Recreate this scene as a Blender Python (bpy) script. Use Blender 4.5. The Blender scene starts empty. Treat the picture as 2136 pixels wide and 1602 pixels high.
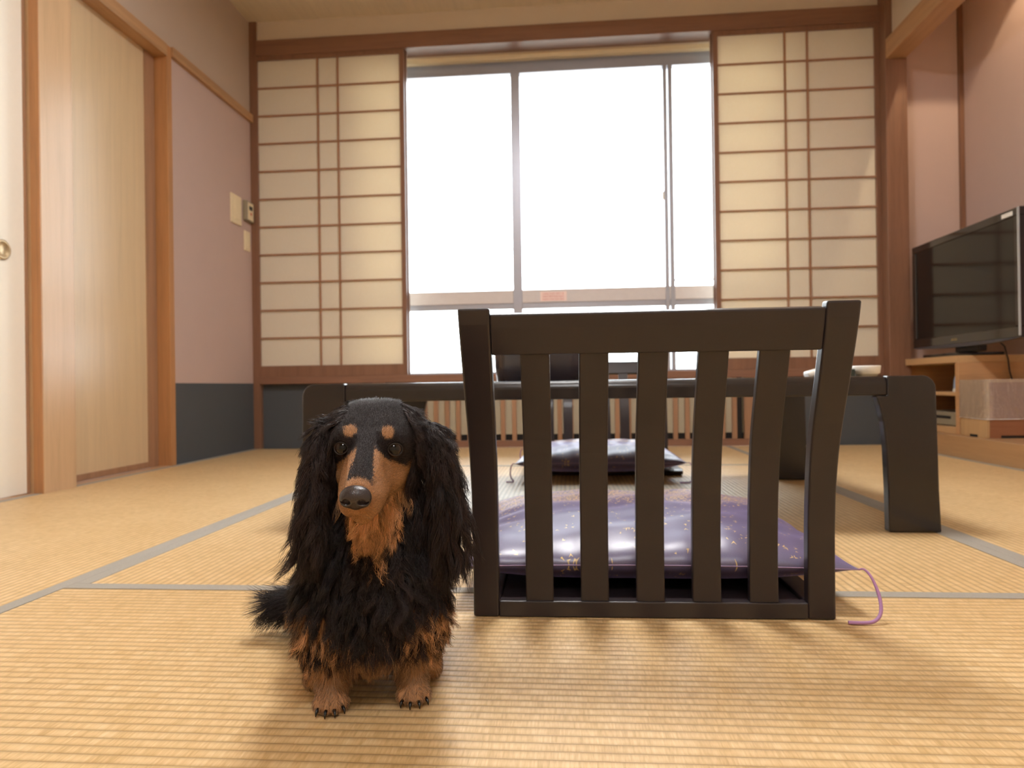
import bpy, bmesh, math, random
import numpy as np
from mathutils import Vector, Matrix

SC = bpy.context.scene
COL = SC.collection
random.seed(4)
R = math.radians

# ------------------------------------------------------------------ camera
CAM_H = .365
FPX, YAW, PITCH, ROLL = 1424., .0826, .0027, .0142
cam = bpy.data.cameras.new('camera')
cam.sensor_width = 36
cam.lens = 36 * FPX / 2136
cam.clip_start = .02
camo = bpy.data.objects.new('camera', cam)
COL.objects.link(camo)
fwd = Vector((-math.sin(YAW) * math.cos(PITCH), math.cos(YAW) * math.cos(PITCH), math.sin(PITCH)))
rgt = Vector((math.cos(YAW), math.sin(YAW), 0))
upv = rgt.cross(fwd)
r2 = rgt * math.cos(ROLL) + upv * -math.sin(ROLL)
u2 = rgt * math.sin(ROLL) + upv * math.cos(ROLL)
M = Matrix((r2, u2, -fwd)).transposed().to_4x4()
M.translation = Vector((0, 0, CAM_H))
camo.matrix_world = M
cam.dof.use_dof = True
cam.dof.focus_distance = .74
cam.dof.aperture_fstop = 8
SC.camera = camo

# ------------------------------------------------------------------ world, light, exposure
SC.view_settings.view_transform = 'Standard'
SC.view_settings.look = 'None'
SC.view_settings.gamma = 1
SC.view_settings.use_curve_mapping = False
SC.view_settings.exposure = EXPOSURE = 0.38
W = bpy.data.worlds.new('world'); SC.world = W
W.use_nodes = True
bg = W.node_tree.nodes['Background']
bg.inputs['Color'].default_value = (.92, .96, 1, 1)
bg.inputs['Strength'].default_value = 9.0
SC.cycles.max_bounces = 10
SC.cycles.diffuse_bounces = 6
SC.cycles.transmission_bounces = 6
SC.cycles.transparent_max_bounces = 16
SC.cycles.sample_clamp_indirect = 8
SC.cycles.use_denoising = True
SC.cycles.caustics_reflective = False
SC.cycles.caustics_refractive = False

def area(name, loc, rot, sx, sy, power, col=(1, 1, 1), portal=False, spread=180):
    l = bpy.data.lights.new(name, 'AREA'); l.shape = 'RECTANGLE'; l.size = sx; l.size_y = sy
    l.energy = power; l.color = col; l.spread = R(spread)
    o = bpy.data.objects.new(name, l); COL.objects.link(o); o.location = loc; o.rotation_euler = rot
    if portal: l.cycles.is_portal = True
    return o
# daylight portal in the veranda window (only guides the sky's own light)
area('window_portal', (-.1, 4.36, 1.35), (R(-90), 0, 0), 3.7, 2.1, 1, portal=True)

# ------------------------------------------------------------------ materials
def srgb(r, g, b):
    f = lambda c: c / 12.92 if c <= .04045 else ((c + .055) / 1.055) ** 2.4
    return (f(r / 255), f(g / 255), f(b / 255), 1)

class NT:
    def __init__(s, name):
        s.m = bpy.data.materials.new(name); s.m.use_nodes = True
        s.t = s.m.node_tree; s.t.nodes.clear()
        s.out = s.n('ShaderNodeOutputMaterial')
    def n(s, ty, **kw):
        nd = s.t.nodes.new(ty)
        for k, v in kw.items(): setattr(nd, k, v)
        return nd
    def l(s, a, b): s.t.links.new(a, b)
    def val(s, sock, v):
        if hasattr(v, 'is_output') or isinstance(v, bpy.types.NodeSocket): s.l(v, sock)
        else: sock.default_value = v
    def math(s, op, a, b=None, c=None):
        nd = s.n('ShaderNodeMath', operation=op)
        s.val(nd.inputs[0], a)
        if b is not None: s.val(nd.inputs[1], b)
        if c is not None: s.val(nd.inputs[2], c)
        return nd.outputs[0]
    def mix(s, f, a, b, mode='MIX'):
        nd = s.n('ShaderNodeMix', data_type='RGBA', blend_type=mode)
        s.val(nd.inputs[0], f); s.val(nd.inputs[6], a); s.val(nd.inputs[7], b)
        return nd.outputs[2]
    def coord(s, kind='Object'):
        return s.n('ShaderNodeTexCoord').outputs[kind]
    def mapping(s, v, scale=(1, 1, 1), loc=(0, 0, 0), rot=(0, 0, 0)):
        nd = s.n('ShaderNodeMapping'); s.l(v, nd.inputs[0])
        nd.inputs['Scale'].default_value = scale; nd.inputs['Location'].default_value = loc
        nd.inputs['Rotation'].default_value = rot
        return nd.outputs[0]
    def noise(s, v, scale=5, detail=3, rough=.5, dist=0):
        nd = s.n('ShaderNodeTexNoise'); s.l(v, nd.inputs['Vector'])
        nd.inputs['Scale'].default_value = scale; nd.inputs['Detail'].default_value = detail
        nd.inputs['Roughness'].default_value = rough; nd.inputs['Distortion'].default_value = dist
        return nd.outputs[0]
    def ramp(s, f, stops):
        nd = s.n('ShaderNodeValToRGB'); s.l(f, nd.inputs[0])
        e = nd.color_ramp.elements
        while len(e) < len(stops): e.new(.5)
        for i, (p, c) in enumerate(stops): e[i].position = p; e[i].color = c
        return nd.outputs[0]
    def bump(s, h, strength=.3, dist=.01):
        nd = s.n('ShaderNodeBump'); s.l(h, nd.inputs['Height'])
        nd.inputs['Strength'].default_value = strength; nd.inputs['Distance'].default_value = dist
        return nd.outputs[0]
    def pr(s, color=None, rough=.5, spec=.5, metal=0, normal=None, sheen=0, coat=0):
        b = s.n('ShaderNodeBsdfPrincipled')
        if color is not None: s.val(b.inputs['Base Color'], color)
        s.val(b.inputs['Roughness'], rough)
        b.inputs['Specular IOR Level'].default_value = spec
        b.inputs['Metallic'].default_value = metal
        b.inputs['Sheen Weight'].default_value = sheen
        b.inputs['Coat Weight'].default_value = coat
        b.inputs['Coat Roughness'].default_value = .08
        if normal is not None: s.l(normal, b.inputs['Normal'])
        return b
    def done(s, sh):
        s.l(sh.outputs[0] if hasattr(sh, 'outputs') else sh, s.out.inputs[0]); return s.m

def flat(name, c, rough=.6, spec=.4, nscale=30, amt=.06, metal=0, coat=0, bump=0):
    t = NT(name); n = t.noise(t.coord(), nscale, 4)
    c2 = tuple(x * (1 - amt) for x in c[:3]) + (1,)
    c1 = tuple(min(1, x * (1 + amt)) for x in c[:3]) + (1,)
    nn = t.bump(n, bump, .002) if bump else None
    return t.done(t.pr(t.mix(n, c2, c1), rough, spec, metal, nn, coat=coat))

def wood(name, c, axis='z', rough=.4, amt=.18, spec=.4, coat=0):
    t = NT(name)
    sc = {'z': (18, 18, .9), 'x': (.9, 18, 18), 'y': (18, .9, 18)}[axis]
    v = t.mapping(t.coord(), sc)
    n1 = t.noise(v, 1.6, 4, .6, .6)
    v2 = t.mapping(t.coord(), tuple(a * 4 for a in sc))
    n2 = t.noise(v2, 3, 3, .6)
    n = t.math('ADD', t.math('MULTIPLY', n1, .7), t.math('MULTIPLY', n2, .3))
    d = tuple(x * (1 - amt * 1.6) for x in c[:3]) + (1,)
    l = tuple(min(1, x * (1 + amt)) for x in c[:3]) + (1,)
    colr = t.ramp(n, [(.25, d), (.5, c), (.75, l)])
    return t.done(t.pr(colr, rough, spec, 0, t.bump(n2, .08, .001), coat=coat))

def plaster(name, c, amt=.05):
    t = NT(name); co = t.coord()
    n = t.noise(co, 220, 3, .6); n2 = t.noise(co, 9, 3)
    c2 = tuple(x * (1 - amt) for x in c[:3]) + (1,)
    return t.done(t.pr(t.mix(n2, c2, c), .9, .2, 0, t.bump(n, .25, .002)))

M_PINK = plaster('pink_beige_wall_cloth', srgb(200, 177, 170))
M_CREAM = plaster('cream_wall_cloth', srgb(216, 202, 184))
M_UPPER = plaster('beige_upper_wall_cloth', srgb(196, 178, 164))
M_DADO = plaster('slate_dado_cloth', srgb(86, 90, 95))
M_CEIL = wood('ceiling_boards', srgb(222, 210, 188), 'y', .5, .08)
M_WOODZ = wood('cedar_upright', srgb(164, 126, 98), 'z')
M_WOODX = wood('cedar_rail', srgb(160, 120, 96), 'x')
M_WOODY = wood('cedar_beam', srgb(184, 144, 106), 'y')
M_REDZ = wood('red_cedar_upright', srgb(134, 98, 78), 'z')
M_REDX = wood('red_cedar_rail', srgb(138, 101, 82), 'x')
M_POST = wood('pale_post', srgb(200, 168, 132), 'z', .3, .1, .5)
M_POSTO = wood('orange_post', srgb(184, 134, 90), 'z')
M_DOOR = wood('pale_door_veneer', srgb(214, 190, 154), 'z', .28, .07, .6)
M_LAT = wood('lattice_wood', srgb(160, 118, 90), 'z', .5, .1)
M_STAND = wood('beech_stand', srgb(208, 170, 124), 'y', .4, .1)
M_STANDX = wood('beech_stand_end', srgb(200, 156, 112), 'x', .4, .12)
M_PLAT = wood('alcove_board', srgb(180, 144, 104), 'y', .35, .12, .5)
M_BOXW = wood('paulownia_box', srgb(194, 160, 116), 'z', .6, .12)
M_BOXR = wood('reddish_box_side', srgb(154, 104, 74), 'x', .5, .12)
M_FUS = flat('fusuma_paper', srgb(240, 236, 226), .8, .2, 60, .02)
M_BLACKM = flat('dark_lacquer', srgb(31, 25, 26), .26, .45, 8, .12, coat=.25)
M_CHAIR = flat('dark_stained_frame', srgb(40, 33, 36), .36, .45, 12, .15, coat=.15)
M_PULL = flat('pull_metal', srgb(190, 168, 132), .35, .5, 50, .05, .6)
M_CREAMP = flat('cream_plastic', srgb(236, 222, 190), .4)
M_WHITEP = flat('white_plastic', srgb(240, 238, 232), .35)
M_GREYP = flat('grey_plastic', srgb(150, 142, 122), .5)
M_DARKP = flat('dark_plastic', srgb(36, 36, 38), .4)
M_ALU = flat('aluminium', srgb(172, 174, 186), .35, .5, 50, .03, .5)
M_RAIL = flat('bloom_lightened_rail', srgb(216, 210, 210), .5)  # rail colour lightened to carry the bloom of the bright window
M_LOUVER = flat('louver_panel', srgb(186, 176, 152), .6)
M_VOID = flat('gap_shade_and_backing', srgb(34, 30, 28), .8)  # near-black for shade painted into gaps and slots, and for backings

def shoji_paper():
    t = NT('shoji_paper'); n = t.noise(t.mapping(t.coord(), (40, 40, 12)), 6, 4, .6)
    c = t.mix(n, srgb(248, 241, 226), srgb(254, 250, 240))
    d = t.n('ShaderNodeBsdfDiffuse'); tr = t.n('ShaderNodeBsdfTranslucent')
    t.l(c, d.inputs[0]); t.l(c, tr.inputs[0])
    mx = t.n('ShaderNodeMixShader'); mx.inputs[0].default_value = .42
    t.l(d.outputs[0], mx.inputs[1]); t.l(tr.outputs[0], mx.inputs[2])
    return t.done(mx)
M_PAPER = shoji_paper()

def glass():
    t = NT('window_glass')
    tr = t.n('ShaderNodeBsdfTransparent'); tr.inputs[0].default_value = (.94, .96, .96, 1)
    gl = t.n('ShaderNodeBsdfGlossy'); gl.inputs['Roughness'].default_value = .02
    lw = t.n('ShaderNodeFresnel'); lw.inputs[0].default_value = 1.45
    mx = t.n('ShaderNodeMixShader'); t.l(lw.outputs[0], mx.inputs[0])
    t.l(tr.outputs[0], mx.inputs[1]); t.l(gl.outputs[0], mx.inputs[2])
    return t.done(mx)
M_GLASS = glass()

def tatami(name, along):
    """woven rush; ridges run along 'x' or 'y'"""
    t = NT(name); co = t.coord()
    sep = t.n('ShaderNodeSeparateXYZ'); t.l(co, sep.inputs[0])
    a, b = (sep.outputs[1], sep.outputs[0]) if along == 'x' else (sep.outputs[0], sep.outputs[1])
    wob = t.math('MULTIPLY', t.math('SUBTRACT', t.noise(co, 3, 2), .5), .006)
    ph = t.math('MULTIPLY', t.math('ADD', a, wob), math.pi / .0155)
    ridge = t.math('POWER', t.math('ABSOLUTE', t.math('SINE', ph)), .45)
    # cross rushes: fine stalks running across the ridges, offset per ridge
    row = t.math('FLOOR', t.math('DIVIDE', ph, math.pi))
    stalk = t.n('ShaderNodeCombineXYZ')
    t.l(t.math('MULTIPLY', b, 330), stalk.inputs[0]); t.l(t.math('MULTIPLY', row, 3.7), stalk.inputs[1])
    t.l(t.math('MULTIPLY', a, 30), stalk.inputs[2])
    n1 = t.noise(stalk.outputs[0], 1, 2, .6)
    st2 = t.n('ShaderNodeCombineXYZ')
    t.l(t.math('MULTIPLY', b, 45), st2.inputs[0]); t.l(t.math('MULTIPLY', row, 1.3), st2.inputs[1])
    n2 = t.noise(st2.outputs[0], 1, 2, .6)
    n3 = t.noise(co, 5, 3)
    k = t.math('ADD', t.math('MULTIPLY', n1, .5), t.math('ADD', t.math('MULTIPLY', n2, .35), t.math('MULTIPLY', n3, .15)))
    c = t.ramp(k, [(.32, srgb(190, 156, 104)), (.5, srgb(218, 186, 136)), (.68, srgb(234, 208, 164))])
    c = t.mix(t.math('SUBTRACT', 1, ridge), c, srgb(166, 134, 90))
    h = t.math('ADD', ridge, t.math('MULTIPLY', n1, .25))
    rg = t.math('ADD', t.math('MULTIPLY', n1, .2), .34)
    return t.done(t.pr(c, rg, .45, 0, t.bump(h, .55, .0022)))
M_TATX = tatami('tatami_ridges_across', 'x')
M_TATY = tatami('tatami_ridges_lengthwise', 'y')
M_EDGE = flat('tatami_edge_cloth', srgb(160, 155, 146), .7, .3, 400, .15, bump=.2)

# ------------------------------------------------------------------ object helpers
def tag(o, label=None, cat=None, group=None, kind=None):
    if label: o['label'] = label
    if cat: o['category'] = cat
    if group: o['group'] = group
    if kind: o['kind'] = kind
    return o
def empty(name, loc=(0, 0, 0), rz=0):
    o = bpy.data.objects.new(name, None); COL.objects.link(o)
    o.location = loc; o.rotation_euler = (0, 0, rz); o.empty_display_size = .05
    return o
def link(name, me, mat, parent=None, bevel=0, smooth=False, seg=2):
    if mat is not None and not me.materials: me.materials.append(mat)
    o = bpy.data.objects.new(name, me); COL.objects.link(o)
    if parent is not None: o.parent = parent
    if smooth:
        me.polygons.foreach_set('use_smooth', [True] * len(me.polygons))
    if bevel:
        m = o.modifiers.new('bevel', 'BEVEL'); m.width = bevel; m.segments = seg; m.limit_method = 'ANGLE'
        m.angle_limit = R(40); m.harden_normals = False
    return o
class B:
    def __init__(s): s.v = []; s.f = []
    def add(s, vs, fs):
        k = len(s.v); s.v += [tuple(p) for p in vs]; s.f += [tuple(i + k for i in f) for f in fs]; return s
    def box(s, x0, x1, y0, y1, z0, z1):
        return s.add([(x0, y0, z0), (x1, y0, z0), (x1, y1, z0), (x0, y1, z0), (x0, y0, z1), (x1, y0, z1), (x1, y1, z1), (x0, y1, z1)],
                     [(0, 3, 2, 1), (4, 5, 6, 7), (0, 1, 5, 4), (1, 2, 6, 5), (2, 3, 7, 6), (3, 0, 4, 7)])
    def prism(s, pts, axis, a, b):
        """polygon pts extruded along axis from a to b"""
        n = len(pts)
        def P(p, t): return {'x': (t, p[0], p[1]), 'y': (p[0], t, p[1]), 'z': (p[0], p[1], t)}[axis]
        return s.add([P(p, a) for p in pts] + [P(p, b) for p in pts],
                     [tuple(range(n))[::-1], tuple(range(n, 2 * n))] + [(i, (i + 1) % n, (i + 1) % n + n, i + n) for i in range(n)])
    def lathe(s, prof, n=48, c=(0, 0, 0), cap=True):
        m = len(prof); vs = []; fs = []
        for i in range(n):
            a = 2 * math.pi * i / n
            vs += [(c[0] + r * math.cos(a), c[1] + r * math.sin(a), c[2] + z) for r, z in prof]
        for i in range(n):
            j = (i + 1) % n
            for k in range(m - 1): fs.append((i * m + k, j * m + k, j * m + k + 1, i * m + k + 1))
        if cap:
            fs.append(tuple(i * m for i in range(n))[::-1]); fs.append(tuple(i * m + m - 1 for i in range(n)))
        return s.add(vs, fs)
    def tube(s, pts, r, n=8):
        pts = [Vector(p) for p in pts]; rs = r if isinstance(r, (list, tuple)) else [r] * len(pts)
        vs = []; fs = []; up = Vector((.13, .2, 1)).normalized()
        for i, p in enumerate(pts):
            d = (pts[min(i + 1, len(pts) - 1)] - pts[max(i - 1, 0)]).normalized()
            a = d.cross(up)
            if a.length < 1e-3: a = d.cross(Vector((1, 0, 0)))
            a.normalize(); b = d.cross(a)
            for k in range(n):
                t = 2 * math.pi * k / n; vs.append(p + (a * math.cos(t) + b * math.sin(t)) * rs[i])
        for i in range(len(pts) - 1):
            for k in range(n): fs.append((i * n + k, i * n + (k + 1) % n, (i + 1) * n + (k + 1) % n, (i + 1) * n + k))
        fs.append(tuple(range(n))); fs.append(tuple(range((len(pts) - 1) * n, len(pts) * n))[::-1])
        return s.add(vs, fs)
    def mesh(s, name):
        me = bpy.data.meshes.new(name); me.from_pydata(s.v, [], s.f); me.update()
        bm = bmesh.new(); bm.from_mesh(me); bmesh.ops.recalc_face_normals(bm, faces=bm.faces); bm.to_mesh(me); bm.free()
        return me
    def build(s, name, mat, parent=None, bevel=0, smooth=False, seg=2):
        return link(name, s.mesh(name), mat, parent, bevel, smooth, seg)
def box(name, mat, x0, x1, y0, y1, z0, z1, parent=None, bevel=.002):
    return B().box(x0, x1, y0, y1, z0, z1).build(name, mat, parent, bevel)
def struct(o): o['kind'] = 'structure'; return o

# ------------------------------------------------------------------ the setting
XL, YB, YN = -1.925, 4.05, -1.7           # left wall, window wall, wall behind the camera
XP, XR = 1.808, 2.237                      # alcove sill edge, alcove side wall
ZC = 2.62
struct(box('floor', M_VOID, XL - .3, XR + .3, YN - .2, YB + .06, -.16, -.056, bevel=0))
struct(box('ceiling', M_CEIL, XL - .2, XR + .2, YN - .2, YB + .1, ZC, ZC + .05, bevel=0))

# left wall: fusuma bay, post, timber door bay, plastered bay
wl = struct(box('wall_left', M_PINK, XL - .1, XL, 3.195, YB + .05, .402, 2.0, bevel=0))
box('dado_panel', M_DADO, XL - .1, XL + .001, 3.195, YB + .02, -.055, .402, wl, 0)
box('upper_wall', M_UPPER, XL - .1, XL, YN, YB + .05, 2.045, ZC, wl, 0)
box('rear_wall', M_CREAM, XL - .1, XL, YN, .4, -.055, 2.045, wl, 0)
struct(box('trim_1', M_WOODY, XL - .02, XL + .022, 3.19, YB - .0, 2.0, 2.047))           # rail
struct(box('trim_2', M_WOODY, XL - .1, XL + .012, .4, 3.155, 1.985, 2.045))              # head of the door bays
p = struct(box('trim_3', M_POST, XL - .1, XL + .035, 2.315, 2.48, -.055, ZC, bevel=.003))
box('post_return', M_POSTO, XL - .002, XL + .034, 2.3125, 2.3155, 0, ZC, p, 0)
struct(box('trim_4', M_POSTO, XL - .1, XL + .008, 3.155, 3.195, -.055, 2.045, bevel=.002))
struct(box('trim_5', M_POSTO, XL - .1, XL + .012, .36, .42, -.055, ZC, bevel=.002))
struct(box('trim_6', M_WOODY, XL - .1, XL, .42, 3.155, -.055, .002, bevel=.001))          # threshold
d = struct(box('door_1', M_FUS, XL - .045, XL - .02, 1.40, 2.313, .004, 1.985, bevel=.001))
B().lathe([(.031, 0), (.034, .004), (.034, .007), (.027, .008), (.024, .004), (.001, .004)], 40).build('door_pull', M_PULL, d, smooth=True)
dp = d.children[0]; dp.rotation_euler = (0, R(90), 0); dp.location = (XL - .0205, 2.203, .861)
box('door_frame', M_WOODZ, XL - .047, XL - .016, 2.302, 2.3128, .004, 1.985, d, .001)
d = struct(box('door_2', M_FUS, XL - .08, XL - .055, .42, 1.44, .004, 1.985, bevel=.001))
d = struct(box('door_3', M_DOOR, XL - .09, XL - .06, 2.47, 3.155, .004, 1.985, bevel=.001))
box('door_edge', M_WOODZ, XL - .062, XL - .055, 3.075, 3.15, .004, 1.985, d, .001)
box('door_rail', M_WOODZ, XL - .062, XL - .056, 2.48, 3.076, .004, .03, d, .001)

# window wall
wb = struct(box('wall_back', M_CREAM, XL - .1, 1.90, YB, YB + .1, 2.5, ZC, bevel=0))
box('dado_panel', M_DADO, XL, -1.185, YB + .02, YB + .05, -.055, .40, wb, 0)
box('dado_panel', M_DADO, 1.11, 1.79, YB + .02, YB + .05, -.055, .40, wb, 0)
box('dado_panel', M_DADO, -1.11, -.955, YB + .02, YB + .05, -.055, .40, wb, 0)
struct(box('trim_7', M_REDZ, XL - .005, -1.879, YB - .012, YB + .1, 0.0, ZC))                 # corner post
struct(box('trim_8', M_REDX, -1.879, 1.79, YB - .02, YB + .11, .395, .44, bevel=.003))        # sill
struct(box('trim_9', M_REDX, -1.879, 1.79, YB - .02, YB + .11, 2.405, 2.5, bevel=.003))       # head
struct(box('trim_10', M_REDZ, 1.787, 1.9025, YB - .085, YB + .05, -.055, ZC, bevel=.004))     # alcove post
struct(box('trim_11', M_REDZ, -1.185, -1.11, YB - .0, YB + .05, -.0, .395, bevel=.002))
struct(box('trim_12', M_WOODZ, 1.035, 1.11, YB - .0, YB + .05, -.0, .395, bevel=.002))
# wall behind and far right side of the room
struct(box('wall_rear', M_CREAM, XL - .1, XR + .1, YN - .1, YN, -.055, ZC, bevel=0))
wr = struct(box('wall_right', M_PINK, XR, XR + .1, 2.1, YB + .1, .1, ZC, bevel=0))
box('alcove_back', M_PINK, 1.90, XR, YB, YB + .1, .1, ZC, wr, 0)
box('alcove_return', M_PINK, XP + .02, XR + .1, 2.0, 2.1, -.055, ZC, wr, 0)
box('near_wall', M_CREAM, XP, XP + .1, YN, 2.0, -.055, ZC, wr, 0)
box('lintel_wall', M_CREAM, 1.825, 1.865, 2.1, YB - .085, 2.25, ZC, wr, 0)
struct(box('trim_13', M_REDZ, XR - .022, XR + .001, YB - .022, YB + .001, .1, ZC, bevel=.001))
struct(box('trim_14', M_WOODY, 1.79, 1.90, 2.1, YB - .08, 2.16, 2.27, bevel=.003))             # alcove lintel
pl = struct(box('trim_15', M_PLAT, XP, XR, 2.1, YB, -.055, .1, bevel=.003))                    # alcove base board

# ------------------------------------------------------------------ tatami mats
def mat_thing(x0, x1, y0, y1, along, borders, label):
    g = .0003
    o = B().box(x0 + g, x1 - g, y0 + g, y1 - g, -.055, 0).build('tatami_mat', M_TATX if along == 'x' else M_TATY, None, .0005)
    tag(o, label, 'tatami mat', 'tatami mats')
    w = .03; t = .0011
    for s in borders:
        ya = y0 + w + .0002 if 'f' in borders else y0 + g
        if s == 'l': a = (x0 + g, x0 + w, ya, y1 - g)
        if s == 'r': a = (x1 - w, x1 - g, ya, y1 - g)
        if s == 'f': a = (x0 + g, x1 - g, y0 + g, y0 + w)
        if s == 'b': a = (x0 + g, x1 - g, y1 - w, y1 - g)
        box('cloth_border', M_EDGE, a[0], a[1], a[2], a[3], -.004, t, o, .0005)
Y1, Y2, XA, XM, XB = 1.197, 3.09, -.942, -.02, .898
mat_thing(XA, XB, .28, Y1, 'x', '', 'unbordered tatami mat under the dog, ridges running across the picture')
mat_thing(XA, XB, -.64, .28, 'x', '', 'tatami mat below the camera, nearest the viewer')
mat_thing(XA, XB, YN, -.64, 'x', '', 'tatami mat behind the camera by the rear wall')
mat_thing(XA, XM, Y1, Y2, 'y', 'lf', 'grey bordered tatami mat behind the dog, under the left half of the table')
mat_thing(XM, XB, Y1, Y2, 'y', 'rf', 'grey bordered tatami mat under the right half of the low table')
mat_thing(XA, XB, Y2, YB - .002, 'x', 'f', 'tatami mat running along the slatted grille under the window')
mat_thing(XL, XA, 2.2, YB - .002, 'y', 'lr', 'tatami mat along the left wall beside the pale wooden door and dark dado')
mat_thing(XL, XA, .37, 2.2, 'y', 'lr', 'tatami mat along the left wall in front of the white sliding door')
mat_thing(XL, XA, YN, .37, 'y', 'lr', 'tatami mat at the left wall behind the camera')
mat_thing(XB, XP, 2.2, YB - .002, 'y', 'lr', 'tatami mat on the right beside the alcove base board')
mat_thing(XB, XP, .37, 2.2, 'y', 'lr', 'tatami mat at the right edge, nearer than the alcove')
mat_thing(XB, XP, YN, .37, 'y', 'lr', 'tatami mat at the right wall behind the camera')

# ------------------------------------------------------------------ shoji
def shoji(name, x0, x1, y, zt=2.405):
    o = empty(name, (x0, y, .44)); struct(o)
    w = x1 - x0; H = zt - .44
    z0, z1 = .067, H - .025
    f = B()
    f.box(0, .028, -.013, .013, 0, H); f.box(w - .028, w, -.013, .013, 0, H)
    f.box(.028, w - .028, -.012, .012, 0, z0); f.box(.028, w - .028, -.012, .012, z1, H)
    f.build('frame', M_REDZ, o, .0015)
    l = B(); n = 11
    for i in range(1, n):
        z = z0 + (z1 - z0) * i / n
        l.box(.028, w - .028, -.008, .002, z - .0045, z + .0045)
    for x in (.407, .532):
        l.box(x - .005, x + .005, -.0085, .002, z0, z1)
    l.build('lattice', M_LAT, o)
    box('paper', M_PAPER, .02, w - .02, .0025, .0032, z0 - .005, z1 + .005, o, 0)
    return o
shoji('window_1', -1.905, -.962, YB + .0)
shoji('window_2', -1.879, -.955, YB + .034)
shoji('window_3', .8605, 1.79, YB + .0)
shoji('window_4', .855, 1.79, YB + .034)

# outer aluminium window close behind the paper screens
YW = 4.26
wn = struct(empty('window_5', (0, YW, .44)))
f = B()
X0, X1 = -1.24, 1.30
ZT = 2.315
f.box(X0 - .04, X1 + .04, -.02, .04, ZT - .44, ZT - .44 + .085)
f.box(X0 - .04, X1 + .04, -.02, .04, -.04, .015)
f.box(X0 - .04, X0, -.02, .04, 0, ZT - .44); f.box(X1, X1 + .04, -.02, .04, 0, ZT - .44)
f.build('frame', M_ALU, wn, .003)
B().box(X0, X1, -.015, .03, .405, .44).build('transom', M_ALU, wn, .003)
B().box(X0, X1, -.02, .02, .44, .522).build('bottom_rail', M_RAIL, wn, .003)
for x0, x1 in ((-.335, -.278), (.60, .625), (.632, .658)):
    B().box(x0, x1, -.024, .024, 0, ZT - .44).build('mullion', M_ALU, wn, .003)
B().box(.66, X1, -.01, .0, .555, .565).build('screen_rail', M_ALU, wn)
B().box(X0, X1, .004, .008, .5, ZT - .44).build('pane', M_GLASS, wn)
B().box(X0, X1, .004, .008, .015, .405).build('pane', M_GLASS, wn)
# crescent latch
B().box(.588, .6, -.03, -.014, 1.05, 1.10).build('latch', M_WHITEP, wn, .003)
# reveal of the window opening, outer wall
ow = struct(box('wall_outer', M_CREAM, XL - .4, X0 - .04, YW - .03, YW + .12, -.1, ZC, bevel=0))
box('wall_infill', M_CREAM, X1 + .04, XR + .3, YW - .03, YW + .12, -.1, ZC, ow, 0)
box('wall_infill', M_CREAM, X0 - .04, X1 + .04, YW - .02, YW + .12, ZT + .07, ZC, ow, 0)
box('wall_infill', M_DADO, X0 - .04, X1 + .04, YW - .02, YW + .12, -.1, .40, ow, 0)
struct(box('trim_16', M_WOODX, XL, 1.9, YB + .11, YW - .03, .40, .438))
struct(box('trim_17', M_CREAM, XL, 1.9, YB + .11, YW - .03, 2.405, 2.45))
struct(box('trim_18', M_CREAMP, XL, 1.9, YB + .13, YW - .05, 2.375, 2.405))
struct(box('wall_reveal', M_CREAM, XL - .12, XL - .0, YB + .05, YW, -.1, ZC, bevel=0))
struct(box('wall_reveal_right', M_CREAM, 1.9, 2.0, YB + .1, YW, -.1, ZC, bevel=0))

# warning notice stuck on the lower window rail
nt = empty('warning_notice', (-.085, YW - .0215, .917)); tag(nt, 'small pink and white warning notice on the window rail', 'notice')
box('card', flat('notice_card', srgb(250, 226, 220), .6), -.082, .082, -.0012, 0, -.03, .03, nt, 0)
q = B()
for r_, (n_, h_) in enumerate(((11, .011), (13, .008), (12, .008))):
    z = .016 - r_ * .017
    for i in range(n_):
        x = -.068 + .136 * i / n_
        q.box(x, x + .007, -.0018, -.0012, z - h_ / 2, z - h_ / 2 + .002); q.box(x, x + .007, -.0018, -.0012, z + h_ / 2 - .002, z + h_ / 2)
        if i % 3: q.box(x + .0025, x + .0045, -.0018, -.0012, z - h_ / 2, z + h_ / 2)
q.build('red_print', flat('notice_print', srgb(206, 90, 84), .6), nt)

# slatted vent grille below the sill
g = struct(empty('trim_19', (0, YB, 0)))
box('louver_back', M_LOUVER, -.95, 1.035, .03, .04, .075, .395, g, 0)
box('gap_shade_sheet', M_VOID, -.95, 1.035, .034, .045, 0, .075, g, 0)  # dark sheet standing in for the shade of the bottom gap
box('bottom_rail', M_REDX, -.955, 1.035, 0, .03, 0, .04, g, .002)
x = -.945; k = 0
while x < 1.02:
    box('slat', M_WOODZ if k != 0 else M_REDZ, x, x + .026, .0, .028, .04, .395, g, .0015)
    x += .0675; k += 1
box('slot_shade_block', M_VOID, .955, 1.0, .001, .029, .045, .395, g, 0)  # solid dark block painting the shade of an open gap between slats

# outside: unseen pale ground added to bounce daylight up beyond the glass
struct(box('unseen_bounce_ground', flat('pale_bounce_surface', srgb(214, 208, 196), .9, .2, 80, .1), -9, 9, 4.5, 16, -.3, -.25, bevel=0))

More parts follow.
